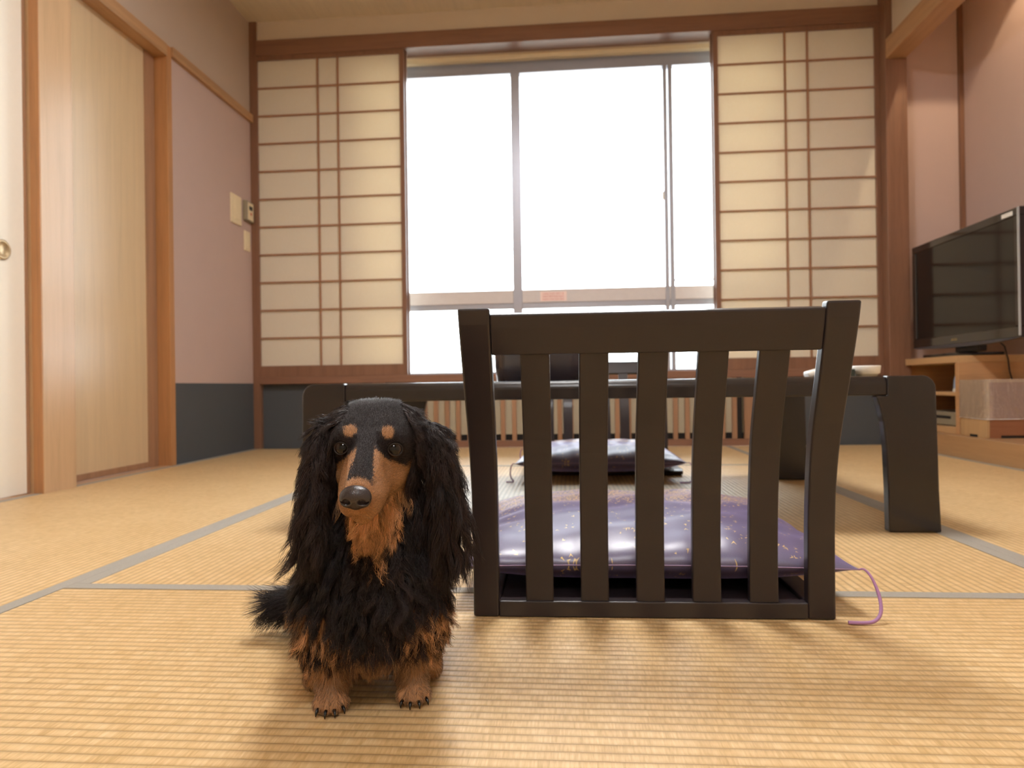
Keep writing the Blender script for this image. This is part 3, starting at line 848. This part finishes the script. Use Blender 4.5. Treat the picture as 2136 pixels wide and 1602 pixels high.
# ear flaps
EARL = [(-.045, .055, .309), (-.059, .050, .303), (-.065, .046, .275), (-.067, .043, .243), (-.068, .041, .212)]
EARR = [(.046, .058, .307), (.064, .054, .301), (.073, .052, .273), (.077, .050, .240), (.080, .048, .208)]
for E_, wx in ((EARL, .0085), (EARR, .0125)):
    for i, (a, b) in enumerate(zip(E_, E_[1:])):
        for t in (0, .5):
            c = [a[j] + (b[j] - a[j]) * t for j in range(3)]
            wf = (.55 + .45 * min(1, (i + t) / 1.5)) * (1 if i < 3 else 1 - .25 * t)
            ell(c, (wx, .027 * wf, .013 if i == 0 else .022), .009)

def surface_nets(S, g0, gh):
    ins = S < 0
    sh = tuple(n - 1 for n in S.shape)
    cnt = np.zeros(sh, np.int8); acc = [np.zeros(sh, np.float32) for _ in range(3)]
    def sub(A, o): return A[o[0]:o[0] + sh[0], o[1]:o[1] + sh[1], o[2]:o[2] + sh[2]]
    for ax in range(3):
        for u in (0, 1):
            for v in (0, 1):
                o = [0, 0, 0]; oth = [i for i in range(3) if i != ax]; o[oth[0]] = u; o[oth[1]] = v
                o2 = list(o); o2[ax] = 1
                a, b = sub(ins, o), sub(ins, o2); c = a != b
                sa, sb = sub(S, o), sub(S, o2)
                idx = np.nonzero(c); t = sa[idx] / (sa[idx] - sb[idx])
                cnt[idx] += 1
                for k in range(3): acc[k][idx] += (t if k == ax else o[k])
    act = np.nonzero(cnt)
    num = np.full(sh, -1, np.int64); num[act] = np.arange(len(act[0]))
    V = np.stack([g0[k] + gh * (act[k] + acc[k][act] / cnt[act]) for k in range(3)], 1)
    Q = []
    for ax in range(3):
        o = [i for i in range(3) if i != ax]
        sl = [slice(1, -1)] * 3; sl[ax] = slice(0, -1)
        a = ins[tuple(sl)]; sl2 = list(sl); sl2[ax] = slice(1, None)
        b = ins[tuple(sl2)]; idx = np.nonzero(a != b)
        base = [idx[k] + (0 if k == ax else 1) for k in range(3)]
        def cell(du, dv):
            q = list(base); q[o[0]] = q[o[0]] + du; q[o[1]] = q[o[1]] + dv; return num[tuple(q)]
        q = np.stack([cell(-1, -1), cell(0, -1), cell(0, 0), cell(-1, 0)], 1)
        flip = a[idx] if ax != 1 else ~a[idx]
        q[~flip] = q[~flip][:, ::-1]
        Q.append(q)
    return V, np.concatenate(Q)
def mesh_np(name, V, Fc, loops_per=4):
    me = bpy.data.meshes.new(name)
    me.vertices.add(len(V)); me.vertices.foreach_set('co', np.ascontiguousarray(V, np.float32).ravel())
    me.loops.add(Fc.size); me.loops.foreach_set('vertex_index', Fc.astype(np.int32).ravel())
    me.polygons.add(len(Fc)); me.polygons.foreach_set('loop_start', (np.arange(len(Fc)) * Fc.shape[1]).astype(np.int32))
    me.update(calc_edges=True); me.validate()
    me.polygons.foreach_set('use_smooth', [True] * len(me.polygons))
    return me
def smooth(V, Q, it=3, w=.4):
    n = len(V); E_ = np.concatenate([Q[:, [i, (i + 1) % 4]] for i in range(4)])
    for _ in range(it):
        s = np.zeros_like(V); c = np.zeros(n)
        for a, b in ((0, 1), (1, 0)):
            for k in range(3): s[:, k] += np.bincount(E_[:, a], V[E_[:, b], k], n)
            c += np.bincount(E_[:, a], minlength=n)
        V = V + w * (s / np.maximum(c, 1)[:, None] - V)
    return V
# keep everything above the mat
S = np.maximum(S, -(AX[2][None, None, :].astype(np.float32)) + .0006)
V, Q = surface_nets(S, G0, GH)
V = smooth(V, Q, 2, .35)
GR = np.gradient(S, GH)
def samp(A, P):
    q = (P - G0) / GH; q = np.clip(q, 0, GN - 1.001); i = q.astype(int); f = q - i
    r = 0
    for a in (0, 1):
        for b in (0, 1):
            for c in (0, 1):
                w = (f[:, 0] if a else 1 - f[:, 0]) * (f[:, 1] if b else 1 - f[:, 1]) * (f[:, 2] if c else 1 - f[:, 2])
                r = r + w * A[i[:, 0] + a, i[:, 1] + b, i[:, 2] + c]
    return r
def normal(P):
    n = np.stack([samp(g, P) for g in GR], 1); return n / np.maximum(np.linalg.norm(n, axis=1), 1e-6)[:, None]
def nz(v): return v / np.maximum(np.linalg.norm(v, axis=-1, keepdims=True), 1e-9)
def sst(a, b, x): t = np.clip((x - a) / (b - a), 0, 1); return t * t * (3 - 2 * t)

def ear_w(P):
    """1 on the ear flaps"""
    w = np.zeros(len(P))
    for E_, rx in ((EARL, .017), (EARR, .021)):
        for a, b in zip(E_, E_[1:]):
            a = np.array(a); b = np.array(b); d = b - a
            t = np.clip((P - a) @ d / (d @ d), .3 if a[2] > .31 else 0, 1.0 if b[2] > .22 else 1.5); q = P - a - t[:, None] * d
            r = np.sqrt((q[:, 0] / rx) ** 2 + (q[:, 1] / .036) ** 2); w = np.maximum(w, (r < 1).astype(float))
    return w * (P[:, 2] > .190)
def coat_tan(P, ear):
    """markings: 0 black, 1 tan - the dog's own coat pattern"""
    h = (P - HE) @ HR.T; x, f, z = h[:, 0], h[:, 1], h[:, 2]; ax_ = np.abs(x)
    head = (f > -.055) & (z > -.062) & (ear < .5) & (P[:, 2] > .215)
    wob = .0012 * np.sin(x * 900 + z * 500) + .001 * np.sin(f * 1300 + x * 400)
    side = sst(-.003, .003, f - (.012 + 1.0 * np.minimum(z, .004) + .5 * np.maximum(0, ax_ - .014)) + wob)
    stripe = .0088 + .0025 * sst(.02, .05, f)
    top = sst(-.0015, .0015, ax_ - stripe + wob); low = sst(-.002, .002, -z - .012)
    front = sst(.056, .062, f)
    m = side * np.maximum(np.maximum(top, low), front)
    m = m * (1 - .0 * f)
    brow = np.zeros(len(P))
    for bx_, bz_ in ((-.0262, .3172), (.0120, .3152)):
        brow = np.maximum(brow, sst(1.25, .75, np.sqrt(((P[:, 0] - bx_) / .0066) ** 2 + ((P[:, 2] - bz_) / .0058) ** 2) + wob * 60))
    ey = np.minimum(np.linalg.norm(P - EYES[0], axis=1), np.linalg.norm(P - EYES[1], axis=1))
    m = np.maximum(m, brow) * sst(.0105, .0125, ey)
    cheek = .55 * sst(1.2, .7, np.sqrt(((x - .036) / .012) ** 2 + ((z + .034) / .016) ** 2 + ((f + .012) / .02) ** 2))
    m = np.maximum(m, cheek)
    lip = .45 * sst(.004, .001, np.abs(z + .032 - .03 * (.06 - f))) * (f > .03)
    m = m * (1 - lip)
    m = m * head
    # throat patch narrowing downward
    th = sst(.0045, -.0045, np.abs(P[:, 0] + .003) - (.003 + .021 * sst(.175, .232, P[:, 2]))) * (P[:, 1] < .065) * (P[:, 2] < .262) * (P[:, 2] > .176) * (ear < .5)
    m = np.maximum(m, th)
    def patch(cx, cz, rx, rz, rot=0):
        dx, dz = P[:, 0] - cx, P[:, 2] - cz; c, s = math.cos(rot), math.sin(rot)
        return sst(1.3, .7, np.sqrt(((c * dx + s * dz) / rx) ** 2 + ((-s * dx + c * dz) / rz) ** 2)) * (P[:, 1] < .12)
    body = np.zeros(len(P))
    for a in ((-.068, .102, .024, .009, -.5), (-.045, .083, .017, .008, -.6), (.037, .100, .012, .014, .5), (.056, .109, .020, .008, .25), (.078, .098, .009, .022, .2)):
        body = np.maximum(body, .9 * patch(*a))
    legs = sst(.072, .05, P[:, 2] + .006 * np.sin(P[:, 0] * 300)) * .85
    hind = .45 * sst(.05, .075, np.abs(P[:, 0] + .006)) * sst(.14, .09, P[:, 2])
    body = np.maximum(body, np.maximum(legs, hind)) * (P[:, 1] < .24) * (ear < .5)
    return np.clip(np.maximum(m, body), 0, 1)

BLK = np.array(srgb(37, 31, 34)[:3]); TAN = np.array(srgb(208, 158, 114)[:3]); TAN2 = np.array(srgb(186, 138, 100)[:3])
def coat_material(name, rough, amt):
    t = NT(name); at = t.n('ShaderNodeAttribute'); at.attribute_name = 'coat'
    b = t.pr(at.outputs['Color'], rough, amt)
    return t.done(b)
M_SKIN = coat_material('dog_coat_base', .75, .2)
M_FUR = coat_material('dog_hair', .42, .42)
def set_col(me, C):
    a = me.color_attributes.new('coat', 'FLOAT_COLOR', 'POINT')
    a.data.foreach_set('color', np.concatenate([C, np.ones((len(C), 1))], 1).astype(np.float32).ravel())

ear_v = ear_w(V); tan_v = coat_tan(V, ear_v)
me = mesh_np('body', V, Q)
set_col(me, BLK * .8 * (1 - tan_v[:, None]) + TAN * .85 * tan_v[:, None])
body = link('body', me, M_SKIN, DOG, 0, True)

# ---- hair -------------------------------------------------------
T1 = np.concatenate([Q[:, [0, 1, 2]], Q[:, [0, 2, 3]]])
A_ = np.linalg.norm(np.cross(V[T1[:, 1]] - V[T1[:, 0]], V[T1[:, 2]] - V[T1[:, 0]]), axis=1)
C_ = V[T1].mean(1)
def roots(n, w):
    p = A_ * w; p = p / p.sum(); i = rng.choice(len(T1), n, p=p)
    u, v = rng.random(n), rng.random(n); k = u + v > 1; u[k], v[k] = 1 - u[k], 1 - v[k]
    a, b, c = V[T1[i, 0]], V[T1[i, 1]], V[T1[i, 2]]
    return a + (b - a) * u[:, None] + (c - a) * v[:, None]
def grow(P, N, flow, L, K, lift, grav, wave, wfreq, clump=None, clr=.0012, jit=.12):
    """strand points (n, K, 3)"""
    n = len(P)
    fl = flow - (flow * N).sum(1)[:, None] * N * .8; fl = nz(fl)
    d = nz(N * lift[:, None] + fl + rng.normal(0, jit, (n, 3)))
    out = np.empty((n, K, 3)); out[:, 0] = P - N * .0008; p = P.copy(); seg = L / (K - 1)
    ph = rng.random(n) * 6.28
    if clump is not None: ph = clump
    side = nz(np.cross(d, N) + 1e-4); s2 = nz(np.cross(side, d))
    for k in range(1, K):
        t = k / (K - 1)
        d = nz(d + np.array([0, 0, -1.]) * (grav * seg / .01)[:, None])
        w = wave * (t ** .7)
        off = side * (np.sin(ph + t * wfreq) * w)[:, None] + s2 * (np.cos(ph * 1.3 + t * wfreq) * w * .6)[:, None]
        step = nz(d + off); p = p + step * seg[:, None]
        s = samp(S, p); need = clr * (1 + 1.5 * t)
        pen = np.where(s < need, need - s, 0)
        if pen.max() > 0:
            g = normal(p); p = p + g * np.minimum(pen, .006)[:, None]
            hit = pen > 0
            d[hit] = nz(d[hit] - g[hit] * np.minimum(0, (d[hit] * g[hit]).sum(1))[:, None])
        p[:, 2] = np.maximum(p[:, 2], .0016)
        out[:, k] = p
    return out
def grow_locks(P, N, flow, L, K, lift, grav, wave, wfreq, per=26, conv=.75, jit=.1, clr=.0012, fuzz=.0012):
    n = len(P); g = rng.permutation(n)[:max(8, n // per)]
    gp = grow(P[g], N[g], flow[g], L[g] * 1.0, K, lift[g], grav[g], wave, wfreq, None, clr, jit)
    best = np.empty(n, int); bd = np.empty(n); order = np.empty((n, 2), int)
    for a in range(0, n, 4000):
        D2 = ((P[a:a + 4000, None] - P[g][None]) ** 2).sum(2); best[a:a + 4000] = D2.argmin(1)
    G_ = gp[best]; off = G_ - G_[:, :1]; sc = (L / L[g][best])[:, None, None].clip(.5, 1.3)
    t = np.linspace(0, 1, K)[None, :, None]
    own = (P - N * .0008)[:, None] + off * sc
    tgt = G_[:, :1] + off * sc
    out = own + (tgt - own) * ((conv if np.ndim(conv) == 0 else conv[:, None, None]) * t ** .8)
    ph = rng.random((n, 1, 3)) * 6.28
    out = out + fuzz * t * np.sin(ph + t * 5) + rng.normal(0, 1, (n, 1, 3)) * fuzz * .9 * t
    for k in range(1, K):
        p = out[:, k]; s_ = samp(S, p); need = clr * .8
        pen = np.where(s_ < need, need - s_, 0)
        if pen.max() > 0: p = p + normal(p) * np.minimum(pen, .006)[:, None]
        p[:, 2] = np.maximum(p[:, 2], .0016); out[:, k] = p
    return out, best
def lock_tone(best, n, amt=.35):
    v = 1 + amt * rng.normal(0, 1, best.max() + 1); return v[best].clip(.35, 2.2)[:, None]
def strands(name, pts, r0, col, mat=None, tipf=.35):
    """solid tapered three sided hairs, one mesh"""
    n, K, _ = pts.shape
    T = np.gradient(pts, axis=1); T = nz(T)
    ref = nz(rng.normal(size=(n, 1, 3))); A = nz(np.cross(T, np.broadcast_to(ref, T.shape))); Bn = np.cross(T, A)
    prof = np.array([1 - (1 - tipf) * (k / (K - 1)) ** 1.5 for k in range(K - 1)])
    vs = np.empty((n, 3 * (K - 1) + 1, 3), np.float32)
    r = np.asarray(r0).reshape(-1, 1) if np.ndim(r0) else np.full((n, 1), r0)
    for k in range(K - 1):
        for j in range(3):
            a = 2 * math.pi * j / 3
            vs[:, k * 3 + j] = pts[:, k] + (A[:, k] * math.cos(a) + Bn[:, k] * math.sin(a)) * (r * prof[k])
    vs[:, -1] = pts[:, -1]
    m = 3 * (K - 1) + 1; f = []
    for k in range(K - 2):
        for j in range(3): f.append((k * 3 + j, k * 3 + (j + 1) % 3, k * 3 + 3 + (j + 1) % 3, k * 3 + 3 + j))
    fq = np.array(f); ft = np.array([((K - 2) * 3 + j, (K - 2) * 3 + (j + 1) % 3, m - 1) for j in range(3)])
    base = (np.arange(n) * m)[:, None, None]
    lq = (fq[None] + base).reshape(-1, 4); lt = (ft[None] + base).reshape(-1, 3)
    me = bpy.data.meshes.new(name); me.vertices.add(n * m); me.vertices.foreach_set('co', vs.ravel())
    me.loops.add(lq.size + lt.size); me.loops.foreach_set('vertex_index', np.concatenate([lq.ravel(), lt.ravel()]).astype(np.int32))
    me.polygons.add(len(lq) + len(lt))
    me.polygons.foreach_set('loop_start', np.concatenate([np.arange(len(lq)) * 4, lq.size + np.arange(len(lt)) * 3]).astype(np.int32))
    me.update(calc_edges=True)
    me.polygons.foreach_set('use_smooth', [True] * len(me.polygons))
    C = np.repeat(col[:, None, :], m, 1)
    set_col(me, C.reshape(-1, 3))
    return link(name, me, mat or M_FUR, DOG, 0, True)
def colour(tan, jit=.25, warm=0.):
    n = len(tan); j = 1 + rng.normal(0, jit, (n, 1)).clip(-.6, .8)
    pick = (rng.random(n) < tan)[:, None]
    mixk = np.where(pick, TAN * (1 - .45 * rng.random((n, 1))) + .0, BLK * (1 - warm) + warm * np.array(srgb(66, 47, 40)[:3]))
    return np.clip(mixk * j, .002, 1)
def clump_phase(P, cell=.006):
    q = np.floor(P / cell).astype(int); return ((q[:, 0] * 73 + q[:, 1] * 179 + q[:, 2] * 283) % 97) / 97 * 6.28

hC = (C_ - HE) @ HR.T
earC = ear_w(C_)
eyeC = np.minimum(np.linalg.norm(C_ - EYES[0], axis=1), np.linalg.norm(C_ - EYES[1], axis=1))
NOSEC = H(0, .0775, -.0035)
noseD = np.linalg.norm((C_ - NOSEC), axis=1)
isface = (hC[:, 1] > -.095) & (C_[:, 2] > .222) & (earC < .5) & (eyeC > .0098) & (hC[:, 2] > -.052)
facefront = isface & (C_[:, 1] < .075)

# face: dense short velvet lying back from the nose
nearEye = sst(.0125, .0105, eyeC)
P = roots(60000, facefront * (1 + 1.2 * (hC[:, 1] > -.01)) * (noseD > .0135) * (eyeC > .0112)); N = normal(P)
h = (P - HE) @ HR.T
flow = -F * 1.0 + HX * (h[:, 0] * 14)[:, None] + HZ * (np.where(h[:, 2] > 0, .25, -.35))[:, None]
L = .0024 + .0016 * sst(.05, -.03, h[:, 1]) + .010 * sst(-.045, -.085, h[:, 1]) + .003 * sst(-.03, -.05, h[:, 2]) * (h[:, 1] < .02)
ey = np.minimum(np.linalg.norm(P - EYES[0], axis=1), np.linalg.norm(P - EYES[1], axis=1))
L = L * (.22 + .78 * sst(.011, .021, ey)) * (.8 + .4 * rng.random(len(P)))
tn = coat_tan(P, np.zeros(len(P)))
pts = grow(P, N, flow, L, 4, np.full(len(P), .16), np.full(len(P), .02), .06, 2, jit=.08, clr=.0003)
strands('face_fur', pts, .00018, colour(tn, .22, .12))

# ears: long silky waves
P = roots(18000, (earC > .5) * (1 + .5 * (C_[:, 2] < .25)) * (C_[:, 2] > .198)); N = normal(P)
sgn = np.sign(P[:, 0]); low = sst(.30, .215, P[:, 2]); n = len(P)
spread = rng.normal(0, 1, n)
flow = np.stack([np.where(sgn > 0, .10 + .06 * low, -.10 - .38 * low), np.full(n, -.10), -np.ones(n)], 1)
L = np.where(sgn > 0, .026 + .040 * low, .024 + .024 * low) + .024 * rng.random(n) ** 1.5 * low
pts, bi = grow_locks(P, N, flow, L, 10, .26 - .1 * low, np.full(n, .04), .62, 8.5, per=38, conv=.15 + .70 * low, jit=.10, fuzz=.0015)
strands('ear_fur', pts, .00026, np.clip(colour(np.zeros(n), .25, .30) * lock_tone(bi, n, .22), .002, 1))
# stray wisps at the ear ends
for sd, nn in ((-1, 170), (1, 120)):
    P = roots(nn, (earC > .5) * (C_[:, 2] < .25) * (C_[:, 0] * sd > 0)); N = normal(P)
    flow = np.tile([[.25 if sd > 0 else -.60, -.1, -1.]], (nn, 1)) + rng.normal(0, .16, (nn, 3))
    pw = grow(P, N, flow, .040 + .036 * rng.random(nn), 10, np.full(nn, .3), np.full(nn, .08), .38, 7, jit=.15)
    strands('ear_wisps', pw, .00019, colour(np.zeros(nn), .3, .4))

# neck, chest and body coat
neck = (~facefront) & (eyeC > .024) & (earC < .5) & (C_[:, 2] > .052) & (C_[:, 0] > -.112)
P = roots(46000, neck * (1 + 1.3 * (C_[:, 1] < .11))); N = normal(P); n = len(P)
front = sst(.14, .07, P[:, 1]); up = sst(.13, .24, P[:, 2])
flow = np.stack([P[:, 0] * 2.0, .3 - .5 * front, -np.ones(n)], 1)
cl = clump_phase(P, .022)
flow = flow + .45 * np.stack([np.sin(cl * 5), .3 * np.cos(cl * 7), .3 * np.cos(cl * 3)], 1) * (.35 + .65 * front)[:, None]
L = (.018 + .016 * rng.random(n) + .010 * front * (1 - up)) * (.55 + .45 * sst(.06, .10, P[:, 2]))
thr = coat_tan(P, np.zeros(n))
pts, bi = grow_locks(P, N, flow, L, 9, .55 - .2 * up, np.full(n, .05), .85, 10, per=40, conv=.25 + .5 * front, jit=.16, fuzz=.0014)
strands('coat', pts, .00026, np.clip(colour(np.clip(thr * 1.05, 0, 1), .25, .10) * lock_tone(bi, n, .35), .002, 1))
# throat bib: straight pale tan hairs
P = roots(5200, (np.abs(C_[:, 0] + .003) < .023) * (C_[:, 1] < .07) * (C_[:, 1] > .0) * (C_[:, 2] > .200) * (C_[:, 2] < .240) * (earC < .5)); N = normal(P); n = len(P)
flow = np.stack([(P[:, 0] + .004) * 4, np.full(n, -.25), -np.ones(n)], 1)
flow[:, 0] -= (P[:, 0] + .004) * 14 * sst(.22, .19, P[:, 2])
pts, bi = grow_locks(P, N, flow, .012 + .016 * rng.random(n), 7, np.full(n, .35), np.full(n, .05), .14, 5, per=30, conv=.5, jit=.10, fuzz=.0012)
strands('throat_fur', pts, .00023, np.clip(TAN * 1.25 * (.70 + .5 * rng.random((n, 1))) * lock_tone(bi, n, .12), 0, 1))
# chest fringe reaching down between the forelegs
P = roots(4200, (C_[:, 1] < .11) * (C_[:, 2] > .050) * (C_[:, 2] < .100) * (np.abs(C_[:, 0] + .006) < .046)); N = normal(P); n = len(P)
flow = np.stack([(P[:, 0] + .006) * -3.0, np.full(n, -.15), -np.ones(n)], 1)
tn = np.clip(.75 * sst(.095, .06, P[:, 2]) + .15, 0, 1)
pts, bi = grow_locks(P, N, flow, .022 + .020 * rng.random(n), 8, np.full(n, .5), np.full(n, .06), .4, 6, per=28, conv=.7, jit=.14, fuzz=.0015)
strands('chest_fringe', pts, .00024, np.clip(colour(tn, .3, .1) * np.array([.88, .92, 1.]), 0, 1))

# legs and paws
isleg = (C_[:, 2] < .062) & (C_[:, 1] < .26) & (C_[:, 0] > -.115)
P = roots(15000, isleg * (1 + 1.5 * (C_[:, 2] < .03) * (C_[:, 1] < .12))); N = normal(P)
paw = sst(.036, .022, P[:, 2])
cx = np.where(P[:, 0] < -.007, -.0535, .039)
flow = np.stack([np.clip((P[:, 0] - cx) * 6, -.12, .12), .2 - .5 * paw, -np.ones(len(P))], 1)
L = (.015 * (1 - paw) + .0050 * paw) * (.7 + .6 * rng.random(len(P)))
tn = coat_tan(P, np.zeros(len(P)))
pts = grow(P, N, flow, L, 6, .5 - .2 * paw, np.full(len(P), .04), .15, 4, jit=.16, clr=.0006)
C2 = colour(np.clip(tn + .1, 0, 1), .25, .2); 
C2 = C2 * np.array([.78, .86, .98])
strands('leg_fur', pts, .00022, C2)

# tail plume
P = roots(5200, (C_[:, 0] < -.075) * (C_[:, 1] > .28)); N = normal(P)
flow = np.stack([-.75 - 0 * P[:, 0], -.25 + 0 * P[:, 0], -.45 + 0 * P[:, 0]], 1) + .45 * np.stack([0 * P[:, 0], .5 * np.sin(clump_phase(P, .012) * 3), np.sin(clump_phase(P, .009) * 5)], 1)
pts = grow(P, N, flow, .026 + .028 * rng.random(len(P)), 8, np.full(len(P), .55), np.full(len(P), .04), .2, 4, clump=clump_phase(P, .01), jit=.12)
strands('tail_fur', pts, .00030, colour(np.zeros(len(P)), .3, .02))

# whiskers
for s_ in (-1, 1):
    ws = []
    for i in range(9):
        a = H(s_ * (.0165 + .001 * (i % 3)), .050 - .010 * (i // 3), -.018 - .005 * (i % 3))
        d = nz(HX * s_ * 1.0 - F * (.30 + .2 * (i // 3)) - HZ * (.25 + .25 * (i % 3)))
        Lw = .020 + .004 * (i % 4)
        ws.append([a + d * Lw * t / 6 + np.array([0, 0, -1]) * .006 * (t / 6) ** 2 for t in range(7)])
    ws = np.array(ws); strands('whiskers', ws, .00013, np.tile(BLK * .5, (len(ws), 1)))

# ---- eyes -------------------------------------------------------
def eye_mat():
    t = NT('dog_eye'); co = t.coord(); ln = t.n('ShaderNodeVectorMath', operation='NORMALIZE'); t.l(co, ln.inputs[0])
    s = t.n('ShaderNodeSeparateXYZ'); t.l(ln.outputs[0], s.inputs[0])
    c = t.ramp(s.outputs[2], [(.0, srgb(120, 96, 84)), (.40, srgb(30, 20, 16)), (.60, srgb(52, 33, 24)), (.84, srgb(32, 21, 16)), (.89, srgb(6, 5, 5))])
    b = t.pr(c, .03, .38)
    return t.done(b)
M_EYE = eye_mat()
GAZE = [np.array([-.12, -.98, .08]), np.array([-.05, -.98, .08])]
for e, g in zip(EYES, GAZE):
    bm = bmesh.new(); bmesh.ops.create_uvsphere(bm, u_segments=40, v_segments=28, radius=.0089)
    me = bpy.data.meshes.new('eye'); bm.to_mesh(me); bm.free()
    o = link('eye', me, M_EYE, DOG, 0, True); o.location = e
    o.rotation_mode = 'QUATERNION'; o.rotation_quaternion = Vector(nz(g)).to_track_quat('Z', 'Y')
# lids: dark rims around each eye
M_RIM = flat('dark_eyelid_skin', srgb(34, 27, 26), .4, .4, 200, .1)
for e, rt_ in zip(EYES, EYEROT):
    P_ = []
    for i in range(41):
        t_ = 2 * math.pi * i / 40
        q = rt_[0] * math.cos(t_) * .0076 + rt_[2] * math.sin(t_) * (.0060 if math.sin(t_) > 0 else .0066)
        P_.append(e + q + rt_[1] * math.sqrt(max(0, .0092 ** 2 - q @ q)))
    B().tube(P_, .0008, 8).build('eyelid', M_RIM, DOG, 0, True)

# ---- nose leather with nostrils --------------------------------
gh = .0006; n0 = np.array([-.02, .062, -.020]); gn = np.array([68, 48, 60])
ax_ = [n0[i] + gh * np.arange(gn[i]) for i in range(3)]
X, Y, Z = np.meshgrid(*ax_, indexing='ij')
def E3(c, r):
    q = np.sqrt(((X - c[0]) / r[0]) ** 2 + ((Y - c[1]) / r[1]) ** 2 + ((Z - c[2]) / r[2]) ** 2); return (q - 1) * min(r)
def smn(a, b, k): h_ = np.clip(.5 + .5 * (b - a) / k, 0, 1); return b * (1 - h_) + a * h_ - k * h_ * (1 - h_)
D = E3((0, .0745, -.001), (.0146, .0105, .0092))
D = smn(D, E3((-.0075, .0765, -.0045), (.0078, .0085, .0080)), .003); D = smn(D, E3((.0075, .0765, -.0045), (.0078, .0085, .0080)), .003)
D = smn(D, E3((0, .0750, -.0092), (.0095, .0078, .0078)), .003)
for s in (-1, 1):
    nd = E3((s * .0072, .0850, -.0022), (.0038, .0065, .0032)); D = -smn(-D, nd, .0012)
    nd = E3((s * .0118, .0830, -.0042), (.0032, .0045, .0015)); D = -smn(-D, nd, .0010)
D = -smn(-D, np.sqrt(X ** 2 + (Y - .0862) ** 2) - .0010 + np.maximum(0, Z + .004) * 2, .001)
Vn, Qn = surface_nets(D.astype(np.float32), n0, gh); Vn = smooth(Vn, Qn, 2, .3)
me = mesh_np('nose', HE + Vn[:, :1] * HX + Vn[:, 1:2] * F + Vn[:, 2:] * HZ, Qn)
t = NT('nose_leather'); v = t.n('ShaderNodeTexVoronoi'); t.l(t.coord(), v.inputs['Vector']); v.inputs['Scale'].default_value = 900
t.done(t.pr(srgb(44, 36, 38), .32, .6, 0, t.bump(v.outputs['Distance'], .35, .0006)))
link('nose', me, t.m, DOG, 0, True)

# claws
M_CLAW = flat('black_claw', srgb(22, 19, 19), .25, .5, 200, .1)
for cx in (-.0535, .0390):
    for tx, ty in ((-.0128, .067), (-.0045, .060), (.0045, .060), (.0128, .067)):
        a = Vector((cx + tx, ty - .008, .0075))
        B().tube([a, a + Vector((tx * .12, -.003, -.001)), a + Vector((tx * .2, -.0055, -.0030)), a + Vector((tx * .22, -.0068, -.0062))], [.0021, .0019, .0013, .0004], 8).build('claw', M_CLAW, DOG, 0, True)
